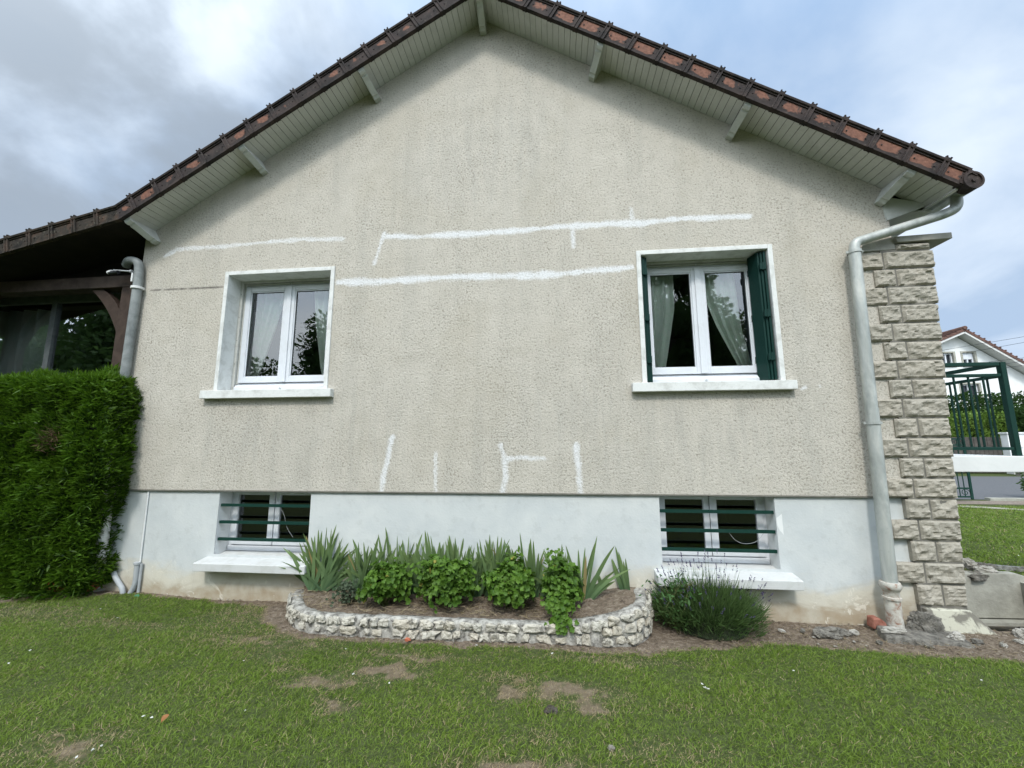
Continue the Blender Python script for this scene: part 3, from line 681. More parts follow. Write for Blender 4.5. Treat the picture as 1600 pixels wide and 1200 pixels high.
# ------------------------------------------------------------------ left downpipe etc.
lp = empty('downpipe', (-4.45, -.05, 0), 'grey zinc downpipe with hooked top between the hedge and the left wall corner', 'downpipe')
LPX, LPY = -4.40, -.05
b = MB(); b.tube(arc([(-4.66, .02, 3.40), (-4.58, -.03, 3.435), (LPX-.02, LPY, 3.40), (LPX, LPY, 3.15)], .10, 7), .041, 16); b.build('elbow', ZINCD, lp, smooth=True)
b = MB(); b.tube([(LPX, LPY, 3.2), (LPX-.01, LPY, 1.25)], .042, 16); b.build('pipe', ZINCD, lp, smooth=True)
b = MB(); b.tube([(LPX-.01, LPY, 1.27), (LPX+.0, LPY, .5), (LPX, LPY, .43), (LPX, LPY, .42)], .047, 16); b.tube([(LPX, LPY, .45), (LPX, LPY, .44), (LPX, LPY, .36), (LPX, LPY, .35)], [.047, .058, .058, .047], 16)
b.build('white_lower_pipe', mat('chipped_white_pipe', m_paint((.60, .60, .56), (.28, .24, .20), .7, .6, 14)), lp, smooth=True)
b = MB(); b.tube([(LPX, LPY, .37), (LPX, LPY, .17)], .050, 16); b.build('cast_foot', CAST, lp, smooth=True)
b = MB(); b.tube(arc([(LPX, LPY, .20), (LPX-.02, LPY, .105), (LPX-.45, LPY-.02, .10)], .09, 7), .055, 16); b.build('terracotta_shoe', TERRA, lp, smooth=True)
b = MB(); b.tube([(LPX, LPY, 3.085), (LPX, LPY, 3.11)], .056, 16); b.tube([(LPX, LPY, 3.09), (LPX, .03, 3.09)], .008, 6); b.build('white_collar', WHITE, lp, smooth=True)
cd_ = empty('cable_conduit', (-4.03, -.0, 0), 'white cable run down the plinth into a grey conduit', 'conduit')
b = MB(); b.tube([(-4.036, .012, .975), (-4.03, .010, .29)], .007, 8); b.build('cable', WHITE, cd_, smooth=True)
b = MB(); b.tube(arc([(-4.035, -.012, .31), (-4.03, -.012, .10), (-4.10, -.02, -.03)], .06, 5), .022, 10); b.tube([(-4.035, -.012, .295), (-4.035, -.012, .315)], .030, 10); b.tube([(-4.00, .0, .30), (-4.0, .0, -.02)], .012, 8); b.build('conduit', GREYPVC, cd_, smooth=True)
b = MB(); b.tube(arc([(-4.29, -.0, .21), (-4.24, -.02, .17), (-4.13, -.03, .07), (-4.12, -.035, -.04)], .08, 5), .022, 10)
tag(b.build('flexible_hose', GREYPVC, smooth=True, origin=(-4.15, -.03, 0)), 'short curved grey hose entering the ground left of the cable conduit', 'hose')
tag(wire([(-4.38, -.03, .235), (-4.32, -.02, .235), (-4.26, -.01, .21), (-4.24, .0, .14)], .006, BLACKPL, name='black_cable', origin=(-4.3, 0, .2)), 'short black cable at the foot of the left downpipe', 'cable')
b = MB(); b.tube([(-3.93, -.06, -.01), (-3.93, -.085, .03)], .028, 12)
tag(b.build('pipe_cap', mat('green_plastic', m_flat((.03, .15, .09), (.06, .22, .13), 12, .6)), smooth=True, origin=(-3.93, -.07, 0)), 'small round green cap on the ground right of the conduit', 'cap')
sf = bmesh.new()
b = MB(); b.prism([(-4.98, -.02), (-4.62, -.10), (-4.34, .04), (-4.40, .5), (-4.95, .5)], lambda x, y: (x, y, .0), lambda x, y: (x, y, .055))
tag(b.build('concrete_slab', CONC, bev=.008, origin=(-4.65, .1, 0)), 'flat grey concrete slab under the foot of the left downpipe', 'slab')
# sensor
sc_ = empty('security_camera', (-4.62, .02, 3.27), 'small black and white device on a grey arm at the beam end above the hedge', 'camera')
b = MB(); b.tube([(-4.75, -.06, 3.28), (-4.62, -.08, 3.275)], .020, 10); b.build('body', BLACKPL, sc_, smooth=True)
b = MB(); b.tube([(-4.765, -.058, 3.285), (-4.72, -.065, 3.292)], .022, 10); b.build('white_cap', WHITE, sc_, smooth=True)
b = MB(); b.tube([(-4.72, -.05, 3.315), (-4.50, -.055, 3.29)], .009, 8); b.tube([(-4.505, -.055, 3.29), (-4.488, -.055, 3.288)], .017, 10); b.tube([(-4.5, -.055, 3.29), (-4.46, -.05, 3.24)], .006, 6); b.build('arm', GREYPVC, sc_, smooth=True)
b = MB(); b.box(-4.475, -4.455, -.07, -.01, 3.17, 3.26); b.build('junction_box', WHITE, sc_, bev=.003)

# ------------------------------------------------------------------ blade / leaf generators
def unit(a): return a/np.maximum(np.linalg.norm(a, axis=-1, keepdims=True), 1e-9)
def blades(base, d, L, wd, bend=None, ts=(0, .55, 1.), ws=(1., .8, 0.), side=None, pal=None):
    N = len(base); d = unit(d); k = len(ts)-1
    if side is None: side = unit(np.cross(d, rng.normal(size=(N, 3))))
    if bend is None: bend = np.zeros((N, 3))
    P = []; T = []
    for t, w_ in zip(ts, ws):
        c = base+d*(L*t)[:, None]+bend*(L*t*t)[:, None]
        if w_ > 0: P += [c-side*(wd*w_/2)[:, None], c+side*(wd*w_/2)[:, None]]; T += [t, t]
        else: P.append(c); T.append(t)
    nv = len(P); V = np.stack(P, 1).reshape(-1, 3); F = []
    for i in range(k):
        a = 2*i
        if ws[i+1] > 0: F += [(a, a+1, a+3), (a, a+3, a+2)]
        else: F += [(a, a+1, a+2)]
    F = (np.array(F)[None]+np.arange(N)[:, None, None]*nv).reshape(-1, 3)
    r = rng.random(N) if pal is None else pal
    return V, F, np.repeat(r, nv), np.tile(np.array(T), N)
def joinb(parts):
    V = []; F = []; R = []; T = []; o = 0
    for v, f, r, t in parts: V.append(v); F.append(f+o); R.append(r); T.append(t); o += len(v)
    return np.vstack(V), np.vstack(F), np.concatenate(R), np.concatenate(T)
def bmeshobj(name, parts, m, parent=None, origin=None):
    V, F, R, T = joinb(parts) if isinstance(parts, list) else parts
    return npmesh(name, V, F, m, parent, origin, {'rnd': R, 'tip': T})
def leaves(base, nrm, size, lobes=6, cup=.25, pal=None, tipv=.3):
    """round leaves as fans facing nrm"""
    N = len(base); n = unit(nrm); a = unit(np.cross(n, rng.normal(size=(N, 3)))); b_ = np.cross(n, a)
    V = [base-n*(size*cup*.5)[:, None]]; T = [0.]
    for k in range(lobes*2):
        an = 2*math.pi*k/(lobes*2); rr_ = size*(1. if k % 2 == 0 else .74)*(1 if k else .45)
        z = size*cup*(.35 if k % 2 == 0 else .75)*rng.uniform(.3, 1.2, N)
        V.append(base+a*(rr_*math.cos(an))[:, None]+b_*(rr_*math.sin(an))[:, None]+n*z[:, None]); T.append(tipv)
    nv = len(V); V = np.stack(V, 1).reshape(-1, 3)
    F = np.array([(0, 1+k, 1+(k+1) % (nv-1)) for k in range(nv-1)])
    F = (F[None]+np.arange(N)[:, None, None]*nv).reshape(-1, 3)
    r = rng.random(N) if pal is None else pal
    return V, F, np.repeat(r, nv), np.tile(np.array(T), N)
def vnoise(P, s, seed=0.): return np.array([mn.noise(Vector((p[0]*s+seed, p[1]*s, p[2]*s+seed*.7))) for p in P])

# ------------------------------------------------------------------ veranda on the left
ver = empty('veranda', (-6.2, .1, 0), 'dark timber veranda with glazed front under the tiled lean-to roof behind the hedge', 'veranda')
b = verge(KR, Klen, .262, OLDTILE, '', .02); b.build('verge_tiles', OLDTILE, ver)
tiled(KR, Klen, -.30, 5.2, OLDTILE, 'roof', ver)
b = MB(); KR.box(b, .0, Klen, -.005, .10, -.284, 5.2); b.build('roof_deck', WOODD_SHADE, ver)
b = MB(); b.box(-8.8, -4.60, .05, .20, 3.165, 3.30); b.build('beam', WOOD, ver, bev=.006)
b = MB(); b.box(-8.8, -4.46, .22, .26, 3.30, 3.42); b.box(-8.8, -4.46, .27, .30, 3.425, 3.60); b.build('under_roof_shade', WOODD_SHADE, ver)  # dark sheets stand in for the shade of the open space under the roof
b = MB(); b.box(-4.72, -4.59, .055, .195, 0, 3.163); b.build('post', WOODR, ver, bev=.005)
for xo, s in ((-4.715, -1), (-6.785, 1)):
    b = MB(); pts = []; n = 10
    for k in range(n+1):
        t = k/n; pts.append(((1-t)**2*0+2*(1-t)*t*.13+t*t*.42, (1-t)**2*2.58+2*(1-t)*t*2.93+t*t*3.163))
    pts2 = []
    for k in range(n+1):
        t = k/n; pts2.append(((1-t)**2*0+2*(1-t)*t*.09+t*t*.28, (1-t)**2*2.85+2*(1-t)*t*3.06+t*t*3.163))
    pf = pts+pts2[::-1]
    b.prism(pf, lambda x, z: (xo+s*x, .08, z), lambda x, z: (xo+s*x, .15, z)); b.build('brace', WOODR, ver, bev=.003)
b = MB(); b.box(-6.92, -6.79, .055, .195, 0, 3.163); b.build('post', WOODR, ver, bev=.005)
b = MB(); yg = .34
for x in (-8.6, -5.96, -4.50): b.box(x-.035, x+.035, yg, yg+.05, .2, 3.24)
b.box(-5.24, -5.19, yg+.3, yg+.36, .2, 3.2)
b.box(-8.6, -4.47, yg+.002, yg+.048, 3.14, 3.24); b.box(-8.6, -4.47, yg+.002, yg+.048, .15, .3)
b.build('glazing_frame', DARKFR, ver, bev=.003)
vg = mat('veranda_glass', m_glass(.28))
for xa, xb in ((-8.57, -5.99), (-5.93, -4.53)):
    g = MB(); g.add([(xa, yg+.03, .3), (xb, yg+.03, .3), (xb, yg+.03, 3.145), (xa, yg+.03, 3.145)], [(0, 1, 2, 3)]); g.build('pane', vg, ver)
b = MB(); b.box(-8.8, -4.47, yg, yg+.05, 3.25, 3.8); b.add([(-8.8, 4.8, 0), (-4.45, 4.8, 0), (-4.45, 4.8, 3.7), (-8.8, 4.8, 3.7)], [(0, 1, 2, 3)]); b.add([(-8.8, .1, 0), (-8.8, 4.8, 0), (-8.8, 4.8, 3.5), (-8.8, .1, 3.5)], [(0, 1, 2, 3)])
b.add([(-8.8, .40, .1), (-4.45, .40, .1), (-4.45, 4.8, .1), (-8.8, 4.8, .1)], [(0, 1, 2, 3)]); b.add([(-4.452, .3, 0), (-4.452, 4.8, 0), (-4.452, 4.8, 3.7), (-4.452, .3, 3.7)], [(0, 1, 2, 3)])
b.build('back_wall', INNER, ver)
V = []; nu, nv = 110, 8
for j in range(nv+1):
    for i in range(nu+1):
        s = i/nu; V.append((-8.4+2.33*s, yg+.12+.035*math.sin(s*75), .2+2.9*j/nv))
tag(npmesh('curtain', V, [(j*(nu+1)+i, j*(nu+1)+i+1, (j+1)*(nu+1)+i+1, (j+1)*(nu+1)+i) for j in range(nv) for i in range(nu)], mat('grey_curtain', lambda t: pr(t, (.34, .39, .37), .9)), origin=(-7.4, yg+.22, .2), smooth=True), 'grey pleated curtain behind the left pane of the veranda', 'curtain')

# ------------------------------------------------------------------ thuja hedge
hd = empty('hedge', (-5.6, .3, 0), 'tall clipped dark green conifer hedge along the left edge of the lawn', 'hedge')
HX0, HX1, HY0, HY1, HZ = -7.6, -4.26, -.30, .62, 2.10
def hpoint(N, face):
    u, v_ = rng.random(N), rng.random(N)
    if face == 'f': P = np.stack([HX0+(HX1-HX0)*u, np.full(N, HY0), .04+(HZ-.04)*v_], 1); n = np.tile([0, -1, 0.], (N, 1))
    elif face == 't': P = np.stack([HX0+(HX1-HX0)*u, HY0+(HY1-HY0)*v_, np.full(N, HZ)], 1); n = np.tile([0, 0, 1.], (N, 1))
    else: P = np.stack([np.full(N, HX1), HY0+(HY1-HY0)*u, .1+(HZ-.1)*v_], 1); n = np.tile([1., 0, 0], (N, 1))
    # rounding of edges & undercut towards the bottom
    zf = P[:, 2]/HZ
    P[:, 0] = np.where(P[:, 0] > HX1-.6, P[:, 0]-(.20*np.clip(.62-zf, 0, 1)+.16*np.clip(zf-.90, 0, 1)*3)*(P[:, 0]-HX1+.6)/.6, P[:, 0])
    P[:, 1] = np.where(P[:, 1] < HY0+.5, P[:, 1]+(.22*np.clip(.35-zf, 0, 1)+.10*np.clip(zf-.93, 0, 1)*7)*(HY0+.5-P[:, 1])/.5, P[:, 1])
    e = np.clip((P[:, 0]-(HX1-.22))/.22, 0, 1)
    if face == 'f': P[:, 1] += .10*e**2
    if face == 't': P[:, 2] -= .07*e**2+.05*np.clip((HY0+.2-P[:, 1])/.2, 0, 1)**2
    bump_ = vnoise(P, 2.3)*.10+vnoise(P, 7., 3.)*.075
    return P+n*bump_[:, None], n, bump_
parts = []
for face, N in (('f', 64000), ('t', 26000), ('e', 20000)):
    P, n, bb = hpoint(N, face)
    P -= n*(rng.random(N)**1.5*.10)[:, None]
    upm = np.array([0, 0, 1.])
    d = n*rng.uniform(.35, 1.0, (N, 1))+upm*rng.uniform(.1, .9, (N, 1))+np.array([.35, 0, 0])*rng.uniform(-.3, 1.3, (N, 1))+rng.normal(0, .35, (N, 3))
    lo = face == 't'
    L = rng.uniform(.045, .095, N)*(1.15 if lo else 1.); W_ = rng.uniform(.006, .013, N)
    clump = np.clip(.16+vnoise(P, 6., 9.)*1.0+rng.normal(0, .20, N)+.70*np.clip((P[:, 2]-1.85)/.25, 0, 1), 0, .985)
    clump = np.where(rng.random(N) < .004, .995, clump)
    bend = np.tile([0, 0, -.25], (N, 1))*rng.uniform(0, 1, (N, 1))
    W_ = W_*rng.choice([.7, 1., 1.7], N)
    parts.append(blades(P, d, L, W_, bend, (0, .5, 1), (.7, 1., 0), pal=clump))
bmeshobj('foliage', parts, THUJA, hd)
# brown patch
N = 260; P = np.stack([-4.82+np.clip(rng.normal(0, .07, N), -.13, .13), np.full(N, HY0-.02)+rng.normal(0, .015, N), 1.5+rng.normal(0, .05, N)], 1)
bmeshobj('dead_sprays', blades(P, np.array([0, -.4, .2])+rng.normal(0, .6, (N, 3)), rng.uniform(.04, .08, N), np.full(N, .004)), mat('dead_twig', m_flat((.09, .05, .03), (.17, .11, .07), 20)), hd)
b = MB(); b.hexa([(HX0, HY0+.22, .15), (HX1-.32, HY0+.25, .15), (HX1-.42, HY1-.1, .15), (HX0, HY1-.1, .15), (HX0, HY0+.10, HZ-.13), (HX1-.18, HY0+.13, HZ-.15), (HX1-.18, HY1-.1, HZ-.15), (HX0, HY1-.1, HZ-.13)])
b.build('inner_shade', mat('hedge_core_shade', m_flat((.008, .014, .006), (.02, .03, .012), 30, .95, .02, 1.)), hd)  # near-black block stands in for the shade deep inside the hedge
for x in np.arange(-7.3, -4.6, .45):
    b = MB(); b.tube([(x, .12, -.05), (x+.03, .14, .4)], .03, 7); b.build('trunk', BARK, hd)

# ------------------------------------------------------------------ stone pier on the right
pier = empty('stone_pier', (3.1, .1, 0), 'rock-faced beige stone quoin pier at the right corner of the house under a concrete coping', 'pier')
ROWH = (3.122-.165)/18
def rockstone(b, xa, xb, z0, z1, y0, prj, seed):
    nu = max(6, int((xb-xa)/.0125)); nv = 11; base = len(b.v); rv = random.random()
    for i in range(nu+1):
        for j in range(nv+1):
            u, v_ = i/nu, j/nv; x = xa+(xb-xa)*u; z = z0+(z1-z0)*v_
            m_ = min(u*(xb-xa), (1-u)*(xb-xa), v_*(z1-z0), (1-v_)*(z1-z0))
            edge = min(1, m_/.016)
            r = mn.ridged_multi_fractal(Vector((x*9+seed, z*13, seed*1.7)), .9, 2.1, 4, 1., 2.)*.012+mn.noise(Vector((x*30, z*30, seed)))*.007+(mn.cell(Vector((x*22+seed, z*26, 2)))-.5)*.006
            y = y0-prj*(.35+.65*math.sin(edge*math.pi/2))-(r-.012)*edge
            jx = .0025*mn.noise(Vector((z*40, seed, 1)))*(1-edge); jz = .003*mn.noise(Vector((x*40, seed, 5)))*(1-edge)
            b.v.append((x+jx, y, z+jz)); b.a.append(rv)
    for i in range(nu):
        for j in range(nv): b.f.append((base+i*(nv+1)+j, base+(i+1)*(nv+1)+j, base+(i+1)*(nv+1)+j+1, base+i*(nv+1)+j+1))
    # returns
    rimi = [i*(nv+1) for i in range(nu+1)]+[nu*(nv+1)+j for j in range(1, nv+1)]+[i*(nv+1)+nv for i in range(nu-1, -1, -1)]+[j for j in range(nv-1, 0, -1)]
    bb = len(b.v)
    for q in rimi: v0 = b.v[base+q]; b.v.append((v0[0], y0+.03, v0[2])); b.a.append(rv)
    n_ = len(rimi)
    for k in range(n_): b.f.append((base+rimi[k], bb+k, bb+(k+1) % n_, base+rimi[(k+1) % n_]))
b = MB()
for k in range(18):
    z1 = 3.122-k*ROWH; z0 = z1-ROWH; ze = z1-.007; zs_ = z0+.007; t = k/17
    xr = 3.353-.16*t; 
    if k % 2 == 0:   # long row
        xl = 2.748-.052*t; xm = 2.945-.028*t; 
        prs = [(xl, xm-.008), (xm+.006, xr)]
    else:
        xl = 2.856-.012*t; xm = 3.031-.005*t
        prs = [(xl, xm-.008), (xm+.006, xr-.005)]
    for xa, xb in prs: rockstone(b, xa, xb, zs_, ze, -.004, .026, k*3.1+xa*7)
rockstone(b, 3.06, 3.33, 3.132, 3.185, -.004, .03, 77.)
o = b.build('quoin_stones', QUOIN, pier, smooth=False)
b = MB(); b.hexa([(2.84, -.012, -.2), (3.165, -.012, -.2), (3.165, .75, -.2), (2.84, .75, -.2), (2.93, -.012, 3.19), (3.335, -.012, 3.19), (3.335, .75, 3.19), (2.93, .75, 3.19)]); b.build('core', MORTJ, pier)
b = MB()   # return face stones on the side of the pier
for k in range(18):
    z1 = 3.122-k*ROWH; xr = 3.353-.16*k/17
    for y0_, y1_ in (((.0, .36), (.38, .74)) if k % 2 else ((.0, .2), (.22, .74))): b.box(xr-.03, xr+.004, y0_-.002, y1_, z1-ROWH+.007, z1-.007, .4)
b.build('side_stones', QUOIN, pier, bev=.008)
b = MB(); b.prism([(3.058, 3.192), (3.50, 3.205), (3.50, 3.262), (3.04, 3.248)], lambda x, z: (x, -.045, z), lambda x, z: (x, .80, z)); b.build('coping', CONC, pier, bev=.005)
# smooth render patch below the coping on the corner
b = MB()
b.prism([(2.76, 3.13), (3.055, 3.14), (3.05, 3.26), (2.80, 3.21)], lambda x, z: (x, -.017, z), lambda x, z: (x, -.002, z)); b.build('smooth_patch', mat('smooth_grey_render', m_flat((.30, .29, .26), (.40, .39, .34), 9, .9, .003)), pier, bev=.004)
# footing below the stones
b = MB(); b.prism([(2.86, .155), (3.17, .155), (3.36, -.06), (3.36, -.12), (2.86, -.12)], lambda x, z: (x, -.055-.12*max(0, .155-z), z), lambda x, z: (x, .25, z))
b.build('patched_footing', CEMENT, pier, bev=.006)

# ------------------------------------------------------------------ balcony
bal = empty('balcony', (4.4, 1.5, 1.15), 'white balcony slab with green metal railing behind the stone pier', 'balcony')
b = MB(); b.box(3.06, 4.5, .65, 5.2, 1.155, 1.305); b.box(4.503, 6.2, .65, .80, 1.157, 1.303); b.build('slab', WHITE, bal, bev=.006)
RY = .70
b = MB(); b.box(4.42, 4.468, RY-.024, RY+.024, 1.306, 2.225); b.build('corner_post', GREEN2, bal, bev=.003)
b = MB(); b.box(4.42, 4.47, 4.9, 4.95, 1.306, 2.2); b.build('corner_post', GREEN2, bal, bev=.003)
def rail(x0, x1, y0, y1, z, h=.035, wd=.04):
    b = MB(); b.box(x0, x1, y0, y1, z-h/2, z+h/2); b.build('rail', GREEN2, bal, bev=.003)
rail(3.36, 4.414, RY-.02, RY+.02, 2.208, .038); rail(3.36, 4.414, RY-.018, RY+.018, 2.095, .030); rail(3.36, 4.414, RY-.018, RY+.018, 1.375, .028)
rail(4.425, 4.465, RY+.031, 4.9, 2.208, .038); rail(4.428, 4.462, RY+.031, 4.9, 2.09, .030); rail(4.428, 4.462, RY+.031, 4.9, 1.375, .028)
for x in np.arange(3.47, 4.38, .132):
    b = MB(); b.box(x-.0065, x+.0065, RY-.0065, RY+.0065, 1.389, 2.08); b.build('baluster', GREEN2, bal)
for y in np.arange(RY+.15, 4.85, .132):
    b = MB(); b.box(4.438, 4.451, y-.0065, y+.0065, 1.389, 2.075); b.build('baluster', GREEN2, bal)
tag(wire([(3.9, RY, 3.9-1.9), (3.95, RY, 1.99), (4.0, RY, 2.0)], .001, GREYPVC, name='thread', origin=(3.95, RY, 2.)), 'thin thread on the balcony railing', 'thread') if False else None

# ------------------------------------------------------------------ ground
PX0, PX1, PY0, PY1 = 3.22, 4.76, .0, 1.22     # light-well beside the pier
EDGE = [(-8, -.45), (-5.1, -.30), (-4.5, -.12), (-4.05, -.03), (-3.0, -.05), (-2.6, -.12), (-2.45, -.34), (-2.15, -.58), (-1.45, -.63), (.6, -.63), (.82, -.54), (1.25, -.47), (1.55, -.36), (2.33, -.43), (3.06, -.50), (3.6, -.48), (4.3, -.35), (5.2, .0), (5.3, 1.2), (9, 1.4)]
ex, ey = np.array(EDGE).T
PATCH = [(-.95, -.86, .12, .03, .5), (.16, -1.22, .10, .05, .9), (-1.5, -1.2, .12, .04, .8), (-2.0, -.9, .12, .05, .5), (.75, -1.5, .06, .03, .5), (-1.95, -.12-.6, .2, .05, .6), (-.02, -1.78, .12, .05, .8), (-1.40, -1.13, .17, .05, .9), (-1.08, -1.0, .17, .075, 1.), (-1.24, -1.36, .09, .045, .9), (-.30, -1.0, .14, .045, .6), (-.30, -1.14, .07, .06, .9), (.10, -1.10, .16, .07, .95), (.0, -1.02, .1, .03, .7), (-.15, -1.70, .20, .055, .8), (-2.2, -.68, .34, .085, .6), (-2.55, -.30, .3, .15, .55), (-1.75, -1.05, .06, .03, .6), (-2.35, -1.78, .16, .08, .7), (-3.6, -.55, .35, .05, .5), (.5, -1.55, .16, .05, .35), (-.08, -1.48, .10, .04, .35), (.62, -1.2, .1, .03, .25), (-4.6, -.45, .4, .07, .5), (-1.0, -.80, .28, .035, .7), (.3, -.72, .4, .03, .6)]
def soilmask(x, y):
    e = np.interp(x, ex, ey)
    s = np.clip((y-e)/.10+.5, 0, 1)
    s = np.where((x < -4.3) & (y > .9), 0, s)
    s = np.where((x > 3.3) & (y > 1.45+.25*np.clip(5.2-x, 0, 1)), 0, s); s = np.where((x > 5.0) & (y > .9), 0, s)
    s = np.where((x > -2.40) & (x < .80) & (y > -.42), 1, s)
    return s
def patchmask(x, y):
    m_ = np.zeros_like(x)
    for px, py, a, b_, k in PATCH: m_ = np.maximum(m_, k*np.clip(1.45-.95*np.sqrt(((x-px)/(a*1.45))**2+((y-py)/(b_*1.45))**2), 0, 1))
    return m_
def n2(x, y, s, z=0.): return np.array([mn.noise(Vector((a*s, b_*s, z))) for a, b_ in zip(np.ravel(x), np.ravel(y))]).reshape(np.shape(x))
gxs = np.concatenate([np.arange(-5.4, 5.6, .035)]); gys = np.arange(-2.3, 1.9, .035)
gxs = np.sort(np.append(gxs, [PX0, PX1])); gys = np.sort(np.append(gys, [PY0, PY1]))
GX, GY = np.meshgrid(gxs, gys, indexing='ij')
wob = n2(GX, GY, 5.)*.06+n2(GX, GY, 14., 4.)*.025
SO = soilmask(GX, GY+wob); PAN = np.clip(1.05+.8*n2(GX, GY, 11., 9.)+.7*n2(GX, GY, 27., 9.), 0, 1.3); PA = PAN*patchmask(GX+n2(GX, GY, 6., 7.)*.13+n2(GX, GY, 21., 3.)*.03, GY+wob*1.0+n2(GX, GY, 19., 5.)*.03)
GZ = n2(GX, GY, 1.1, 2.)*.012+n2(GX, GY, 16., 2.)*.006+SO*(n2(GX, GY, 24., 8.)*.012-.004)
GZ += .035*np.clip((-3.2-GX)/.8, 0, 1)*np.clip((GY+.6)/.6, 0, 1)
GZ += np.clip((.5+GX)*.0, 0, 1)
# keep the rim of the fine sheet level so that the far sheet meets it
rim = np.minimum.reduce([GX-gxs[0], gxs[-1]-GX, GY-gys[0], gys[-1]-GY]); GZ = GZ*np.clip(rim/.2, 0, 1)
VV = np.stack([GX, GY, GZ], -1).reshape(-1, 3); ny_ = len(gys)
I, J = np.meshgrid(np.arange(len(gxs)-1), np.arange(ny_-1), indexing='ij')
q0 = (I*ny_+J).ravel(); FF = np.stack([q0, q0+ny_, q0+ny_+1, q0+1], 1)
cxm = (GX[:-1, :-1]+GX[1:, 1:]).ravel()/2; cym = (GY[:-1, :-1]+GY[1:, 1:]).ravel()/2
pit = (cxm > PX0-.001) & (cxm < PX1+.001) & (cym > PY0-.001) & (cym < PY1+.001)
som = SO[:-1, :-1].ravel() > .5
SA = np.maximum(SO, np.clip(PA, 0, 1)*.7).ravel()
def submesh(name, sel, m, label=None):
    used_ = np.unique(FF[sel]); mp = np.full(len(VV), -1); mp[used_] = np.arange(len(used_))
    return tag(npmesh(name, VV[used_], mp[FF[sel]], m, attrs={'soil': SA[used_]}, smooth=True), kind='structure')
g1 = submesh('lawn', (~som) & (~pit), GROUND); submesh('bare_soil', som & (~pit), SOIL)
b = MB(); X0, X1, Y0_, Y1_ = gxs[0], gxs[-1], gys[0], gys[-1]; R_ = 140
for q in ((-R_, R_, -R_, Y0_), (-R_, X0, Y0_, Y1_), (X1, R_, Y0_, Y1_), (-R_, R_, Y1_, R_)):
    b.add([(q[0], q[2], 0), (q[1], q[2], 0), (q[1], q[3], 0), (q[0], q[3], 0)], [(0, 1, 2, 3)])
tag(b.build('ground', GROUND), kind='structure')

# light-well: walls and floor
lw = empty('light_well', (4., .6, 0), 'sunken concrete light-well beside the stone pier with a sloping concrete end slab', 'light well')
b = MB()
b.box(PX0-.0, PX0+.05, PY0, PY1+.0, -.9, -.012); b.box(PX1-.05, PX1+.06, PY0-.06, PY1+.06, -.9, .02); b.box(PX0, PX1-.05, PY0-.05, PY0+.02, -.9, -.02); b.box(PX0, PX1, PY0, PY1, -.92, -.88)
b.box(PX0, PX1-.05, 1.245, 1.30, -.9, -.015)
b.build('pit_wall', CONC, lw)
b = MB(); b.prism([(3.25, -.36), (4.70, -.33), (4.78, .075), (4.70, .10), (4.1, .09), (3.25, .06)], lambda x, z: (x, 1.15, z), lambda x, z: (x, 1.24, z)); b.build('end_slab', CONCL, lw, bev=.006)
b = MB(); b.prism([(3.25, -.40), (5.0, -.36), (5.0, -.33), (3.25, -.365)], lambda x, z: (x, 1.06, z), lambda x, z: (x, 1.148, z)); b.build('white_ledge', CONCL, lw)
b = MB(); b.box(3.25, 4.74, .95, 1.05, -.56, -.44); b.box(3.25, 4.74, .80, .86, -.62, -.52); b.build('grey_rail', CONC, lw, bev=.004)
b = MB(); b.hexa([(4.05, 1.92, -.02), (5.25, 1.58, -.02), (5.27, 1.61, -.02), (4.07, 1.96, -.02), (4.05, 1.92, .05), (5.25, 1.58, .045), (5.27, 1.61, .045), (4.07, 1.96, .05)])
tag(b.build('edging_board', MORTAR, origin=(4.6, 1.75, 0)), 'low grey edging board between the light-well and the lawn', 'edging')
tag(submesh_ := None or MB().box(4.2, 4.9, 1.3, 1.5, .0, .0).build('dummy', None), kind='structure') if False else None

def rock(loc, size, m, label, cat='rock', group=None, seed=0., name='rock', rot=0., flat=0.):
    bm = bmesh.new(); bmesh.ops.create_icosphere(bm, subdivisions=4, radius=1.)
    for v in bm.verts:
        p = v.co.copy(); k = 1+.35*mn.noise(p*1.2+Vector((seed, 0, 0)))+.16*mn.noise(p*3.1+Vector((0, seed, 0)))+.07*mn.noise(p*8+Vector((0, seed, 0)))+.05*mn.noise(p*17)+.16*(mn.cell(p*1.6+Vector((seed, 0, 0)))-.5)+.06*(mn.cell(p*4.+Vector((seed, 0, 0)))-.5)
        q = Vector((abs(p.x)**.8*math.copysign(1, p.x), abs(p.y)**.8*math.copysign(1, p.y), abs(p.z)**(.8-.3*flat)*math.copysign(1, p.z)))
        v.co = Vector((q.x*size[0]*k, q.y*size[1]*k, q.z*size[2]*k))
    me = bpy.data.meshes.new(name); bm.to_mesh(me); bm.free()
    o = link(name, me, m); o.location = loc; o.rotation_euler = (0, 0, rot)
    return tag(o, label, cat, group)
# rocks and rubble
o = rock((2.76, -.115, .06), (.115, .045, .105), ROCK, 'large roundish grey stone slab leaning on the wall between the downpipe and the pier footing', seed=2.2)
b = MB(); b.hexa([(2.38, -.28, -.03), (2.98, -.32, -.04), (3.0, -.10, -.03), (2.45, -.06, -.02), (2.40, -.26, .035), (2.95, -.29, .012), (2.98, -.12, .03), (2.46, -.08, .045)])
tag(b.build('stone_slab', ROCK, bev=.01, origin=(2.7, -.2, 0)), 'flat dark grey stone slab on the ground below the right downpipe', 'slab')
rock((2.50, -.20, .055), (.085, .035, .018), ROCKW, 'flat white stone lying on the dark slab by the right downpipe', seed=5.1, flat=.6)
rock((2.90, -.22, .035), (.045, .03, .03), ROCKW, 'small white stone at the foot of the pier footing', seed=8.3)
b = MB(); b.prism([(2.43, .01), (2.535, .015), (2.53, .06), (2.49, .092), (2.44, .09)], lambda x, z: (x, -.10, z), lambda x, z: (x, -.02, z))
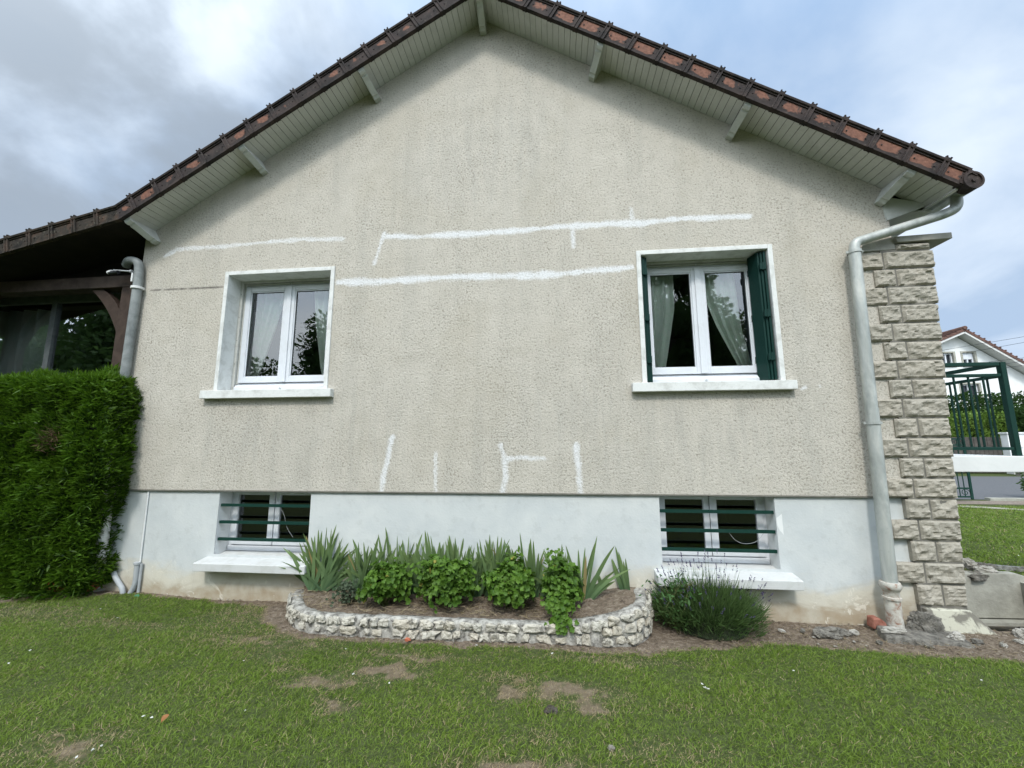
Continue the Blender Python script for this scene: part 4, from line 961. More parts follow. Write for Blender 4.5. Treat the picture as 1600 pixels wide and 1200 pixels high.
tag(b.build('brick_fragment', mat('old_red_brick', m_flat((.20, .075, .05), (.34, .15, .11), 25, .95, .01, 1.)), bev=.012, origin=(2.47, -.08, 0)), 'broken red brick piece against the wall left of the right downpipe', 'brick')
rock((2.02, -.22, .02), (.10, .05, .045), ROCK, 'rough grey-brown stone on the soil below the right end of the plinth', seed=11.)
rock((2.16, -.17, .012), (.06, .035, .03), ROCK, 'small brown stone right of the rough stone on the soil', seed=13.)
rock((3.50, -.11, .02), (.085, .06, .055), ROCKW, 'pale rounded stone right of the pier footing at the light-well edge', seed=15.)
rock((3.68, -.09, .03), (.10, .07, .06), ROCK, 'grey rounded stone at the light-well edge near the right frame edge', seed=17.)
rock((3.86, -.08, .02), (.09, .06, .05), ROCK, 'grey stone at the far right of the light-well edge', seed=19.)
k = 0
for loc, sz, m_, lb in [((4.38, 1.30, .15), (.075, .06, .055), ROCKW, 'white broken stone topmost of the heap behind the pier'), ((4.46, 1.22, .12), (.10, .05, .03), ROCKW, 'flat pale stone on the right of the heap behind the pier'), ((4.33, 1.17, .06), (.09, .06, .04), ROCK, 'grey stone at the bottom of the heap behind the pier'), ((4.55, 1.30, .12), (.09, .05, .04), ROCK, 'dark stone at the right end of the heap behind the pier'), ((4.28, 1.33, .10), (.07, .05, .05), ROCK, 'dark stone touching the pier in the heap')]:
    k += 1; rock(loc, sz, m_, lb, group='stones heaped behind the pier', seed=20+k)
rock((4.86, 1.13, -.01), (.06, .04, .025), ROCKW, 'small pale stone on the right corner of the sloping slab', seed=31.)
b = MB(); b.hexa([(3.75, .75, -.55), (3.98, .70, -.52), (3.99, .90, -.52), (3.78, .92, -.55), (3.76, .77, -.36), (3.93, .72, -.30), (3.95, .88, -.30), (3.79, .90, -.36)])
tag(b.build('black_crate', BLACKPL, bev=.01, origin=(3.87, .8, -.55)), 'black plastic piece lying inside the light-well', 'plastic piece')
for q, (x, y, a_) in enumerate([(3.02, -.24, .030), (3.16, -.27, .022), (2.62, -.33, .022), (2.25, -.16, .028), (1.88, -.16, .02), (3.33, -.2, .025), (3.60, -.24, .03), (3.95, -.2, .022), (2.32, -.30, .018), (1.72, -.18, .02)]):
    rock((x, y, a_*.4), (a_*1.2, a_*.8, a_*.6), ROCKW if q % 2 else ROCK, ['small grey stone below the patched footing', 'small white stone below the patched footing', 'small grey stone in front of the dark slab', 'small white stone left of the brick fragment', 'small grey stone right of the lavender', 'small white stone at the tip of the patched footing', 'small grey stone in the soil at far right', 'small white stone nearest the right frame edge', 'small grey stone in the soil left of the dark slab', 'small white stone close to the lavender'][q], group='small stones in the soil strip', seed=60+q*2.3, rot=q)
# gravel bits (stuff)
def pebbles(N, xr, yr, sz, m, name):
    x = rng.uniform(*xr, N); y = rng.uniform(*yr, N); s = soilmask(x, y) > .6
    s &= ~((x > -2.55) & (x < .92) & (y > -.55)); s &= ~((x > PX0-.02) & (x < PX1+.02) & (y > PY0-.02) & (y < PY1))
    x, y = x[s], y[s]; N = len(x); r = sz[0]+(sz[1]-sz[0])*rng.random(N)**3
    tv = np.array([(1, 0, 0), (-1, 0, 0), (0, 1, 0), (0, -1, 0), (0, 0, 1), (0, 0, -1)], float)
    tf = np.array([(0, 2, 4), (2, 1, 4), (1, 3, 4), (3, 0, 4), (2, 0, 5), (1, 2, 5), (3, 1, 5), (0, 3, 5)])
    V = tv[None]*rng.uniform(.6, 1.2, (N, 6, 1))*r[:, None, None]*np.array([1.2, 1, .55]); an = rng.random(N)*6.28; c, s_ = np.cos(an), np.sin(an)
    Vx = V[..., 0]*c[:, None]-V[..., 1]*s_[:, None]; Vy = V[..., 0]*s_[:, None]+V[..., 1]*c[:, None]
    V = np.stack([Vx+x[:, None], Vy+y[:, None], V[..., 2]+.004], -1).reshape(-1, 3)
    F = (tf[None]+np.arange(N)[:, None, None]*6).reshape(-1, 3)
    tag(npmesh(name, V, F, m, attrs={'rnd': np.repeat(rng.random(N), 6)}), kind='stuff')
pebbles(9000, (-5.2, 5.2), (-.75, .3), (.003, .010), m=mat('soil_crumbs', m_flat((.10, .075, .055), (.24, .19, .14), 60, .95)), name='soil_crumbs')
pebbles(450, (-4.4, 4.4), (-.75, .25), (.004, .016), m=ROCKW, name='gravel')

# ------------------------------------------------------------------ flower bed
OUT = [(-2.42, .0), (-2.36, -.14), (-2.25, -.32), (-2.09, -.47), (-1.92, -.545), (-1.6, -.565), (-.8, -.56), (0., -.55), (.38, -.54), (.56, -.50), (.68, -.38), (.745, -.2), (.76, .0)]
def smoothpath(pts, n):
    pts = np.array(pts); s = np.concatenate([[0], np.cumsum(np.hypot(*np.diff(pts, axis=0).T))])
    u = np.linspace(0, s[-1], n); x = np.interp(u, s, pts[:, 0]); y = np.interp(u, s, pts[:, 1])
    for _ in range(3): x[1:-1] = (x[:-2]+x[1:-1]*2+x[2:])/4; y[1:-1] = (y[:-2]+y[1:-1]*2+y[2:])/4
    return x, y, u
bx_, by_, bu = smoothpath(OUT, 150); tx = np.gradient(bx_); ty = np.gradient(by_); tl = np.hypot(tx, ty); tx /= tl; ty /= tl
nx_, nyy = -ty, tx        # inward normal for this direction (x increasing -> +y inside)
bh = .135+.10*np.clip((bx_-.05)/.5, 0, 1)-.01*np.clip((bx_+2.0)/-.4, 0, 1)
V = []; F = []; prof = [(-.004, -.06), (0.0, .0), (.004, .5), (.012, .9), (.03, 1.0), (.075, 1.0), (.105, .96), (.115, .8), (.115, -.06)]
for i in range(150):
    for j, (o_, h_) in enumerate(prof):
        z = h_*bh[i] if h_ > 0 else h_; nn = .008*mn.noise(Vector((bu[i]*14, j*.8, 0)))+.004*mn.noise(Vector((bu[i]*45, j*1.7, 3)))
        V.append((bx_[i]+nx_[i]*(o_+nn+.006), by_[i]+nyy[i]*(o_+nn+.006), z-.012+(nn*.8 if h_ > .5 else 0)))
n_ = len(prof); F = [(i*n_+j, (i+1)*n_+j, (i+1)*n_+j+1, i*n_+j+1) for i in range(149) for j in range(n_-1)]
bw = empty('bed_wall', (-.8, -.5, 0), 'low curved whitewashed rubble stone wall round the flower bed', 'garden wall')
npmesh('mortar', V, F, MORTAR, bw, attrs={'rnd': np.zeros(len(V))})
b = MB(); Lb = bu[-1]
def bstone(b, u, z, w_, h, prj, seed, top=False, off=0.):
    i = min(149, max(0, int(u/Lb*149))); cx_, cy_ = bx_[i], by_[i]; t_ = (tx[i], ty[i]); nn = (nx_[i], nyy[i]); rv = random.random()
    nu_, nv_ = 12, 8; base = len(b.v); asym = random.uniform(-.18, .18); asz = random.uniform(-.2, .2)
    for a_ in range(nu_):
        for c_ in range(nv_+1):
            th = 2*math.pi*a_/nu_; ph = math.pi*c_/nv_-math.pi/2
            ex_ = math.copysign(abs(math.cos(th))**.5, math.cos(th))*math.cos(ph)**.45 if abs(math.cos(ph)) > 1e-6 else 0
            ez_ = math.copysign(abs(math.sin(th))**.5, math.sin(th))*math.cos(ph)**.45 if abs(math.cos(ph)) > 1e-6 else 0
            ed = math.sin(ph); nz_ = 1+.42*mn.noise(Vector((ex_*1.4+seed, ez_*1.4, ed)))+.16*mn.noise(Vector((ex_*4+seed, ez_*4, ed*3)))+.16*(mn.cell(Vector((ex_*1.7+seed, ez_*1.7, ed*1.5)))-.5)
            lu = ex_*w_/2*nz_*(1+asym*ez_); lz = ez_*h/2*nz_*(1+asz*ex_); ld = -ed*prj*nz_
            b.v.append((cx_+t_[0]*lu+nn[0]*(off-ld), cy_+t_[1]*lu+nn[1]*(off-ld), z+lz)); b.a.append(rv)
    for a_ in range(nu_):
        for c_ in range(nv_):
            a2 = (a_+1) % nu_; b.f.append((base+a_*(nv_+1)+c_, base+a2*(nv_+1)+c_, base+a2*(nv_+1)+c_+1, base+a_*(nv_+1)+c_+1))
u = .02
while u < Lb:
    i = min(149, int(u/Lb*149)); H = bh[i]; nrow = 3 if H > .175 else 2
    u += .04
for row in range(3):
    u = .03+random.uniform(0, .05)
    while u < Lb-.02:
        i = min(149, int(u/Lb*149)); H = bh[i]; nrow = 3 if H > .175 else 2
        if row < nrow:
            rh = (H-.004)/nrow
            w_ = random.choice((random.uniform(.05, .09), random.uniform(.09, .17))) if nrow == 2 else random.uniform(.07, .12)
            if row == 0 and random.random() < .22: u += .06; continue
            bstone(b, u+w_/2, .004+rh*(row+.5)+random.uniform(-.006, .006), w_*random.uniform(.80, .95), rh*random.uniform(.72, .98), random.uniform(.012, .030), random.random()*50, off=.006)
            u += w_
        else: u += .05
u = 99.
while u < Lb-.02:     # coping stones seen from above
    w_ = random.uniform(.09, .17); i = min(149, int((u+w_/2)/Lb*149)); bstone(b, u+w_/2, bh[i]-.012, w_*.95, .036, .048, random.random()*50, off=.058); u += w_
b.build('rubble_stones', BEDST, bw, smooth=False)
# soil in the bed
V = []; nu_, nv_ = 120, 14
for i in range(nu_+1):
    ii = min(149, int(i/nu_*149))
    xi, yi = bx_[ii]+nx_[ii]*.09, by_[ii]+nyy[ii]*.09
    for j in range(nv_+1):
        t = j/nv_; x = xi+(min(max(xi, -2.35), .80)-xi)*t*.0; y = yi+(.02-yi)*t
        z = bh[ii]-.035+.05*t*(1 if x < .3 else .4)+.012*mn.noise(Vector((x*9, y*9, 0)))+.006*mn.noise(Vector((x*30, y*30, 0)))
        V.append((x, y, z))
F = [(i*(nv_+1)+j, (i+1)*(nv_+1)+j, (i+1)*(nv_+1)+j+1, i*(nv_+1)+j+1) for i in range(nu_) for j in range(nv_)]
tag(npmesh('bed_soil', V, F, SOIL, attrs={'soil': np.ones(len(V))}, smooth=True), kind='structure')
N = 1500; x = rng.uniform(-2.3, .78, N); y = rng.uniform(-.43, .0, N); ok = (y > np.interp(x, bx_, by_)+.12); x, y = x[ok], y[ok]; N = len(x)
P = np.stack([x, y, .125+.05*(y+.45)+.06*np.clip(x-.2, 0, 1)], 1)
d = rng.normal(0, 1, (N, 3)); d[:, 2] = np.abs(d[:, 2])*.15
tag(bmeshobj('dry_litter', blades(P, d, rng.uniform(.03, .10, N), rng.uniform(.002, .006, N), pal=rng.random(N)), STRAW), kind='stuff')

# irises
def iris(x, y, n, h, label, spread=.5, seed=0, lean=0., z0=.14):
    r_ = np.random.default_rng(seed+100); n = int(n*2.0) if n > 7 else n; h *= 1.17; fans = max(1, n//6); parts = []
    base = []; dirs = []; Ls = []; sides = []
    for f in range(fans):
        fx, fy = x+r_.normal(0, .02+.009*fans), y+r_.normal(0, .03); an = r_.uniform(-.5, .5); fl = r_.normal(lean, .16)
        k_ = max(3, int(round(n/fans)))
        for q in range(k_):
            s = (q-(k_-1)/2)/max(1, (k_-1)/2); th = fl+s*spread*r_.uniform(.6, 1.2)
            dirs.append((math.sin(th)*math.cos(an), math.sin(th)*math.sin(an)-.05*r_.normal(), math.cos(th))); base.append((fx+s*.022, fy, z0))
            Ls.append(h*(1-.32*abs(s))*r_.uniform(.72, 1.1)); sides.append((math.cos(an+r_.normal(0, .5)), math.sin(an+r_.normal(0, .5)), -math.sin(th)*.5))
    base = np.array(base); dirs = np.array(dirs); Ls = np.array(Ls); sides = unit(np.array(sides)); N = len(base)
    bend = np.stack([dirs[:, 0]*.35, dirs[:, 1]*.2-.03, -.35*np.abs(dirs[:, 0])**1.2], 1)*r_.uniform(0, 1.3, (N, 1))
    pal = r_.random(N)*.92; pal = np.where(r_.random(N) < .03, .96, pal)
    parts = blades(base, dirs, Ls, r_.uniform(.024, .040, N), bend, (0, .15, .35, .55, .72, .86, .95, 1.), (.75, .95, 1., .95, .8, .55, .28, 0), side=sides, pal=pal)
    o = bmeshobj('iris', parts, IRIS, origin=(x, y, z0)); return tag(o, label, 'iris', 'irises in the flower bed')
iris(-2.08, -.03, 34, .50, 'spreading blue-green iris clump at the left end of the flower bed', .75, 1)
iris(-1.72, -.08, 24, .42, 'iris clump behind the left geranium bush, with drooping leaves on its left', .65, 2)
iris(-1.42, -.02, 20, .45, 'iris clump just right of the leftmost geranium top', .5, 3)
iris(-1.06, -.06, 20, .46, 'iris clump with a yellow leaf between the first two geranium bushes', .55, 4)
iris(-1.26, -.05, 12, .40, 'iris leaves tucked behind the gap right of the first geranium bush', .5, 21)
iris(-.68, -.06, 12, .42, 'iris leaves filling the gap right of the largest geranium bush', .5, 22)
iris(-.85, .0, 8, .50, 'tall thin iris rising behind the second geranium bush', .2, 12)
iris(-.52, -.08, 30, .47, 'dense iris clump between the second and third geranium bushes', .5, 5)
iris(-.18, -.05, 22, .44, 'iris clump behind the third geranium bush', .4, 6)
iris(.02, -.12, 10, .42, 'upright iris leaves between the third and fourth geranium bushes', .25, 13)
iris(.22, -.08, 8, .46, 'sparse iris leaves behind the right geranium bush, one arching right', .55, 7)
iris(.50, -.03, 7, .36, 'lone upright iris in the bare soil near the right end of the bed', .18, 8, z0=.17)
iris(.37, -.02, 3, .17, 'tiny young iris shoot left of the lone upright iris', .25, 9, z0=.17)
# geraniums
def geranium(x, y, rx, ry, h, label, seed=0, n=620, z0=.12, trail=False):
    r_ = np.random.default_rng(seed+500); P = []; Nn = []
    th = r_.random(n)*2*math.pi; ph = np.arccos(r_.uniform(-.35, 1, n)); rr_ = r_.uniform(.25, 1.12, n)**.5
    d = np.stack([np.sin(ph)*np.cos(th), np.sin(ph)*np.sin(th), np.cos(ph)], 1)
    lump = 1+.55*vnoise(d, 1.6, seed*5.3)+.25*vnoise(d, 4., seed*2.1)
    P = np.array([x, y, z0+h*.42])+d*rr_[:, None]*lump[:, None]*np.array([rx, ry, h*.56]); P[:, 2] = np.maximum(P[:, 2], z0+.015)
    Nn = d+np.array([0, -.25, .45])+r_.normal(0, .62, (n, 3)); S_ = r_.uniform(.014, .030, n)
    if trail:
        k = 190; t = r_.random(k); P2 = np.stack([x-.02+r_.normal(0, .055, k), -.36-.215*t+r_.normal(0, .02, k), .27-.05*t-.11*np.clip(t-.55, 0, 1)/.45+r_.normal(0, .02, k)], 1)
        P2[:, 2] = np.maximum(P2[:, 2], .03); P = np.vstack([P, P2]); Nn = np.vstack([Nn, np.array([0, -.8, .6])+r_.normal(0, .4, (k, 3))]); S_ = np.append(S_, r_.uniform(.016, .028, k))
        k = 26; P3 = np.stack([x-.06+r_.normal(0, .035, k), y+r_.normal(0, .03, k), z0+h+.0+r_.uniform(-.02, .10, k)], 1); P = np.vstack([P, P3]); Nn = np.vstack([Nn, np.array([0, -.5, .6])+r_.normal(0, .4, (k, 3))]); S_ = np.append(S_, r_.uniform(.014, .024, k))
    pal = np.clip(.45+.55*vnoise(P, 14., seed)+r_.normal(0, .28, len(P)), 0, .955); pal = np.where(r_.random(len(P)) < .012, .98, pal)
    g = empty('geranium', (x, y, z0), label, 'geranium', 'geranium bushes in the flower bed')
    bmeshobj('foliage', leaves(P, Nn, S_, 6, .45, pal), GERA, g)
    k = 40; th = r_.random(k)*6.28; d = np.stack([np.cos(th)*.7, np.sin(th)*.7, np.ones(k)], 1)
    b = MB()
    for q in range(16): b.tube([(x+r_.normal(0, .02), y+r_.normal(0, .02), z0-.02), (x+d[q, 0]*rx*.5, y+d[q, 1]*ry*.5, z0+h*.3), (x+d[q, 0]*rx*.9, y+d[q, 1]*ry*.9, z0+h*.65)], .0045, 5)
    b.build('stems', WEED_ST, g)
WEED_ST = mat('green_stem', m_flat((.05, .07, .02), (.10, .11, .04), 20, .7))
geranium(-1.42, -.27, .185, .16, .32, 'compact bright green geranium bush nearest the left end of the bed', 1, 900)
geranium(-.92, -.27, .225, .18, .40, 'largest geranium bush, second from the left, with some pale leaves', 2, 1250)
geranium(-.37, -.25, .20, .165, .37, 'third geranium bush from the left, with a yellow leaf on its left side', 3, 1050)
geranium(.05, -.27, .15, .15, .37, 'rightmost geranium bush trailing over the stone wall', 4, 560, trail=True)
# weed & lavender & sage
def weed(x, y, r0_, h, n, label, name='weed', z0=.13, m=None, seed=0, sz=(.010, .02)):
    r_ = np.random.default_rng(seed+900); P = np.stack([x+r_.normal(0, r0_*.5, n), y+r_.normal(0, r0_*.4, n), z0+h*r_.random(n)**.8], 1)
    P[:, 0] = x+(P[:, 0]-x)*(1.1-.5*(P[:, 2]-z0)/h)
    o = empty(name, (x, y, z0)); bmeshobj('foliage', leaves(P, np.array([0, -.4, .6])+r_.normal(0, .5, (n, 3)), r_.uniform(*sz, n), 3, .3), m or WEED, o); bmeshobj('stems', blades(np.tile([x, y, z0-.01], (12, 1))+r_.normal(0, .01, (12, 3))*[1, 1, 0], np.array([0, 0, 1])+r_.normal(0, .4, (12, 3))*[1, 1, .2], np.full(12, h*.9), np.full(12, .005)), m or WEED, o)
    return tag(o, label, 'weed')
weed(-1.76, -.28, .11, .15, 260, 'low grey-green weed between the left iris and the first geranium', seed=1)
lv = empty('lavender', (1.20, -.12, 0), 'bushy lavender with purple flower spikes beside the right end of the stone bed', 'lavender')
def fanbush(cx_, cy_, rx, ry, h, n, r_, base_r=.25):
    th = r_.random(n)*6.28; rad_ = r_.random(n)**.5
    B = np.stack([cx_+np.cos(th)*rad_*rx*base_r, cy_+np.sin(th)*rad_*ry*base_r, r_.uniform(.0, .12, n)], 1)
    tip = np.stack([cx_+np.cos(th)*rad_*rx, cy_+np.sin(th)*rad_*ry, h*(1-.55*rad_**2.2)*r_.uniform(.6, 1.05, n)], 1)
    return B, tip
r_ = np.random.default_rng(4)
B, T_ = fanbush(1.17, -.16, .46, .33, .43, 6400, r_, .55); k = r_.uniform(.15, 1, 6400)[:, None]; st = B+(T_-B)*k*.8; dd = T_-B
parts = [blades(st, dd+r_.normal(0, .07, dd.shape), r_.uniform(.05, .13, 6400), r_.uniform(.003, .006, 6400), np.tile([0, 0, .15], (6400, 1)), pal=np.clip(.5*r_.random(6400)+.5*k[:, 0], 0, .98))]
n = 2600; th = r_.random(n)*6.28; ph = np.arccos(r_.uniform(0, 1, n)); d = np.stack([np.sin(ph)*np.cos(th), np.sin(ph)*np.sin(th), np.cos(ph)], 1); P = np.array([1.20, -.14, .03])+d*np.array([.38, .32, .27])*r_.uniform(.8, 1.05, (n, 1)); P[:, 2] = np.maximum(P[:, 2], .01)
parts.append(blades(P, d+np.array([0, 0, .8])+r_.normal(0, .3, (n, 3)), r_.uniform(.04, .10, n), r_.uniform(.003, .006, n)))
bmeshobj('foliage', parts, LAV, lv)
b = MB(); b.prism([(.26*math.cos(a)+0, .22*math.sin(a)) for a in np.linspace(0, 2*math.pi, 14)[:-1]], lambda x, y: (1.20+x*1.1, -.13+y*1.1, .0), lambda x, y: (1.20+x*.5, -.13+y*.5, .24)); b.build('woody_base', mat('dark_woody_core', m_flat((.012, .02, .008), (.03, .04, .02), 30, .95, .02)), lv)
B, T_ = fanbush(1.20, -.14, .50, .34, .56, 170, r_, .6); T_[:, 2] = T_[:, 2]*1.0+.03; dd = T_-B; L_ = np.linalg.norm(dd, axis=1)
bmeshobj('stalks', blades(B+dd*.3, dd, L_*.7, np.full(170, .0022), np.tile([0, 0, .0], (170, 1)), (0, 1.), (1., .6)) if False else blades(B+dd*.3, dd, L_*.7, np.full(170, .0026), None, (0, .5, 1.), (1., .9, 0)), LAV, lv)
parts = []
for (q, u_) in zip(T_, unit(dd)):
    m_ = 14; t = r_.random(m_); ln = r_.uniform(.025, .05); base = q-u_*(t[:, None]*ln); parts.append(blades(base, r_.normal(0, 1, (m_, 3))+u_*.6, np.full(m_, .008), np.full(m_, .006), None, (0, .5, 1), (.6, 1, 0)))
bmeshobj('flower_spikes', parts, LAVF, lv)
sg = empty('leafy_shrub', (.92, -.16, 0), 'leafy green shrub growing into the left side of the lavender', 'shrub')
n = 330; r_ = np.random.default_rng(9); P = np.stack([.93+r_.normal(0, .09, n), -.24+r_.normal(0, .08, n), .06+.33*r_.random(n)], 1)
dd = np.array([0, -.5, .25])+r_.normal(0, .6, (n, 3))
bmeshobj('foliage', blades(P, dd, r_.uniform(.025, .05, n), r_.uniform(.010, .017, n), np.tile([0, 0, -.2], (n, 1)), (0, .35, .7, 1), (.3, 1, .8, 0)), SAGE, sg)
b = MB()
for q in range(14): b.tube([(.93+r_.normal(0, .03), -.2+r_.normal(0, .03), -.01), (.93+r_.normal(0, .07), -.24+r_.normal(0, .05), .2), (.93+r_.normal(0, .1), -.25+r_.normal(0, .06), .36)], .003, 5)
b.build('stems', WEED_ST, sg)
# small plants along the pier foot
def tuft(x, y, h, n, label, m, seed, z0=0.):
    r_ = np.random.default_rng(seed); th = r_.random(n)*6.28; d = np.stack([np.cos(th)*.7, np.sin(th)*.7, np.ones(n)], 1)
    return tag(bmeshobj('grass_tuft', blades(np.tile([x, y, z0], (n, 1))+r_.normal(0, .015, (n, 3))*[1, 1, 0], d, h*r_.uniform(.6, 1.1, n), np.full(n, .004), np.tile([0, 0, -.4], (n, 1))), m, origin=(x, y, z0)), label, 'grass tuft')
tuft(2.87, -.16, .08, 40, 'small dry tuft between the leaning slab and the pier footing', STRAW, 3)
tuft(3.76, -.03, .10, 50, 'dry tuft among stones at the light-well edge', STRAW, 5)

# ------------------------------------------------------------------ lawn grass (stuff)
def lawn_blades(N, xr, yr, hl, wr, yfun=None, dens=None, seed=0):
    r_ = np.random.default_rng(seed); x = r_.uniform(*xr, N); y = r_.uniform(*yr, N)
    w_ = n2(x, y, 5.)*.06+n2(x, y, 14., 4.)*.025
    s = soilmask(x, y+w_); p = patchmask(x+n2(x, y, 6., 7.)*.13+n2(x, y, 21., 3.)*.03, y+w_*1.0+n2(x, y, 19., 5.)*.03)*np.clip(1.05+.8*n2(x, y, 11., 9.)+.7*n2(x, y, 27., 9.), 0, 1.3)
    cl = n2(x, y, 3.3, 5.); cl2 = n2(x, y, 1.1, 6.)
    keep = r_.random(N) > np.maximum(s*1.02-.01*0, p*.48)
    keep &= ~((x > -2.42) & (x < .76) & (y > np.interp(x, bx_, by_)-.03))
    keep &= ~((x > PX0-.05) & (x < PX1+.1) & (y > PY0-.1) & (y < PY1+.08))
    keep &= ~((x > XL) & (x < 3.2) & (y > .0))
    if dens is not None: keep &= dens(x, y, r_)
    x, y, p, cl, cl2, s = x[keep], y[keep], p[keep], cl[keep], cl2[keep], s[keep]; N = len(x)
    flow = n2(x, y, .9, 11.)*2.5+.4; f2 = flow+r_.normal(0, 1.7, N)
    d = np.stack([np.cos(f2)*.6, np.sin(f2)*.6, r_.uniform(.45, 1.3, N)], 1)+r_.normal(0, .22, (N, 3))
    L = r_.uniform(*hl, N)*(1+.55*cl)*(1-.38*np.clip(p,0,1)-.4*s); W_ = r_.uniform(*wr, N)
    bend = np.stack([d[:, 0]*.3, d[:, 1]*.3, -.45*r_.random(N)], 1)
    pal = np.clip(.42+.42*cl2+.35*cl+r_.normal(0, .20, N), 0, .88); pal = np.where(r_.random(N) < .045+.10*np.clip(cl2+cl, 0, 1)+.90*np.clip(p*1.15, 0, 1)+.5*s, .95, pal)
    z = n2(x, y, 1.1, 2.)*.012
    z += .035*np.clip((-3.2-x)/.8, 0, 1)*np.clip((y+.6)/.6, 0, 1)
    return blades(np.stack([x, y, z-.004], 1), d, L, W_, bend, (0, .5, 1), (1, .8, 0), pal=pal)
def indens(x, y, r_):   # only where the camera could see, thinning with distance
    return (np.abs(x+.3) < (y+3.7)*1.9+.5)
tag(bmeshobj('grass', lawn_blades(520000, (-5.6, 5.4), (-2.3, .6), (.018, .040), (.0022, .0040), None, indens, 1), GRASS), kind='stuff')
tag(bmeshobj('grass_beyond', lawn_blades(90000, (3.3, 11.5), (1.3, 6.6), (.03, .06), (.006, .011), None, lambda x, y, r_: (x < 2.9+(y+3.7)*1.2) & (x > .6*(y+3.7)-.6), 2), GRASS), kind='stuff')
N = 5200; x = rng.uniform(-4.9, 4.2, N); y = rng.uniform(-.8, .05, N); ok = (soilmask(x, y) > .35) & ~((x > -2.5) & (x < .92) & (y > -.58)); x, y = x[ok], y[ok]; N = len(x)
d = rng.normal(0, 1, (N, 3)); d[:, 2] = np.abs(d[:, 2])*.25
tag(bmeshobj('dry_litter', blades(np.stack([x, y, np.full(N, .008)], 1), d, rng.uniform(.015, .05, N), rng.uniform(.0015, .004, N), pal=rng.random(N)), STRAW), kind='stuff')
# flowers, leaf, debris on the lawn
def at_px(px, py, z=.03):
    v = fw+rr*((px-800)/FPX)-uu*((py-600)/FPX); t = (z-CAM.z)/v.z; return CAM+v*t
dz = [(225, 1119), (238, 1121), (12, 1037), (48, 1016), (383, 1110), (160, 1165), (118, 1184), (144, 1172), (552, 1053), (609, 1067), (381, 1032), (184, 965), (158, 951), (1098, 1069), (1101, 1074), (1106, 1076), (540, 1014), (1533, 1063), (275, 925), (262, 928), (1240, 1048), (863, 1021), (1592, 868)]
dlab = ['left of two white petals above the brown leaf', 'right of two white petals above the brown leaf', 'white petal at the left edge of the lawn, lower one', 'curled white petal near the left edge of the lawn', 'white petal in mid lawn right of the brown leaf', 'white petal in the lower left corner, nearest the middle', 'white petal in the lower left corner, the lowest', 'white petal in the lower left corner, between two others', 'white petal at the top of the brown grass patch', 'white petal inside the brown grass patch', 'greenish white petal left of the brown patch', 'white petal on the lawn below the conduit', 'white petal just below the concrete slab', 'topmost of three white petals on the right lawn', 'middle of three white petals on the right lawn', 'lowest of three white petals on the right lawn', 'white petal below the stone bed on the left', 'white petal near the right edge of the lawn', 'white speck by the wall right of the green cap', 'second white speck by the wall right of the green cap', 'pale petal on the right lawn below the soil strip', 'tiny white petal just below the middle of the stone bed', 'white petal on the far lawn behind the pier']
for (px, py), lb in zip(dz, dlab):
    c = at_px(px, py, .035); r_ = np.random.default_rng(px)
    n = 5; th = r_.random(n)*6.28; P = np.tile([c.x, c.y, c.z], (n, 1)); d = np.stack([np.cos(th), np.sin(th), np.full(n, .25)], 1)
    tag(bmeshobj('petal', blades(P, d, r_.uniform(.007, .012, n), np.full(n, .008), None, (0, .5, 1), (.5, 1, 0)), PETAL, origin=tuple(c)), lb+'' , 'petal', 'white petals scattered on the lawn')
c = at_px(252, 1130, .035); b = MB()
V = []; 
for i in range(7):
    t = i/6; wd_ = .016*math.sin(math.pi*min(1, t*.95+.05))
    for s in (-1, 0, 1): V.append((c.x+s*wd_+.008*t, c.y+.03*t, c.z+.028*math.sin(t*2)*.7+abs(s)*.007))
b.add(V, [(i*3+j, i*3+j+1, i*3+j+4, i*3+j+3) for i in range(6) for j in range(2)])
tag(b.build('dead_leaf', DEADL, smooth=True, origin=tuple(c)), 'curled brown dead leaf on the lawn at lower left', 'leaf')
c = at_px(862, 1108, .01); rock((c.x, c.y, .006), (.040, .028, .013), mat('dark_earth', m_flat((.03, .025, .02), (.09, .08, .07), 40)), 'small dark lump of earth on the lawn below the bed', 'earth lump', seed=41., name='earth_lump')
c = at_px(955, 1170, .01); rock((c.x, c.y, .012), (.018, .011, .010), ROCK, 'small grey stone in the grass at the bottom of the lawn', seed=43.)
c = at_px(637, 999, .03); rock((c.x, c.y, .03), (.022, .015, .012), TERRA, 'small orange brick chip at the foot of the stone bed', 'brick chip', seed=45., name='brick_chip')

# ------------------------------------------------------------------ right background
b = MB(); b.add([(8, 7.7, .008), (60, 7.7, .008), (60, 15, .008), (8, 15, .008)], [(0, 1, 2, 3)]); tag(b.build('road', ASPH), kind='structure')
b = MB(); b.box(10.6, 60, 7.55, 7.69, 0, .06); tag(b.build('kerb', CONCL), kind='structure')
b = MB(); b.add([(6.6, 7.05, .010), (9.2, 6.62, .010), (13, 4.6, .010), (13, 4.2, .010), (9.1, 6.35, .010), (6.6, 6.7, .010)], [(0, 1, 2, 3, 4, 5)]); tag(b.build('garden_path', PATHM), kind='structure')
b = MB(); b.add([(6.6, 6.9, .004), (11.4, 6.9, .004), (13.5, 7.5, .004), (6.6, 7.5, .004)], [(0, 1, 2, 3)]); tag(b.build('gravel_strip', mat('brown_gravel', m_flat((.13, .10, .08), (.25, .21, .17), 18, .95, .01))), kind='structure')
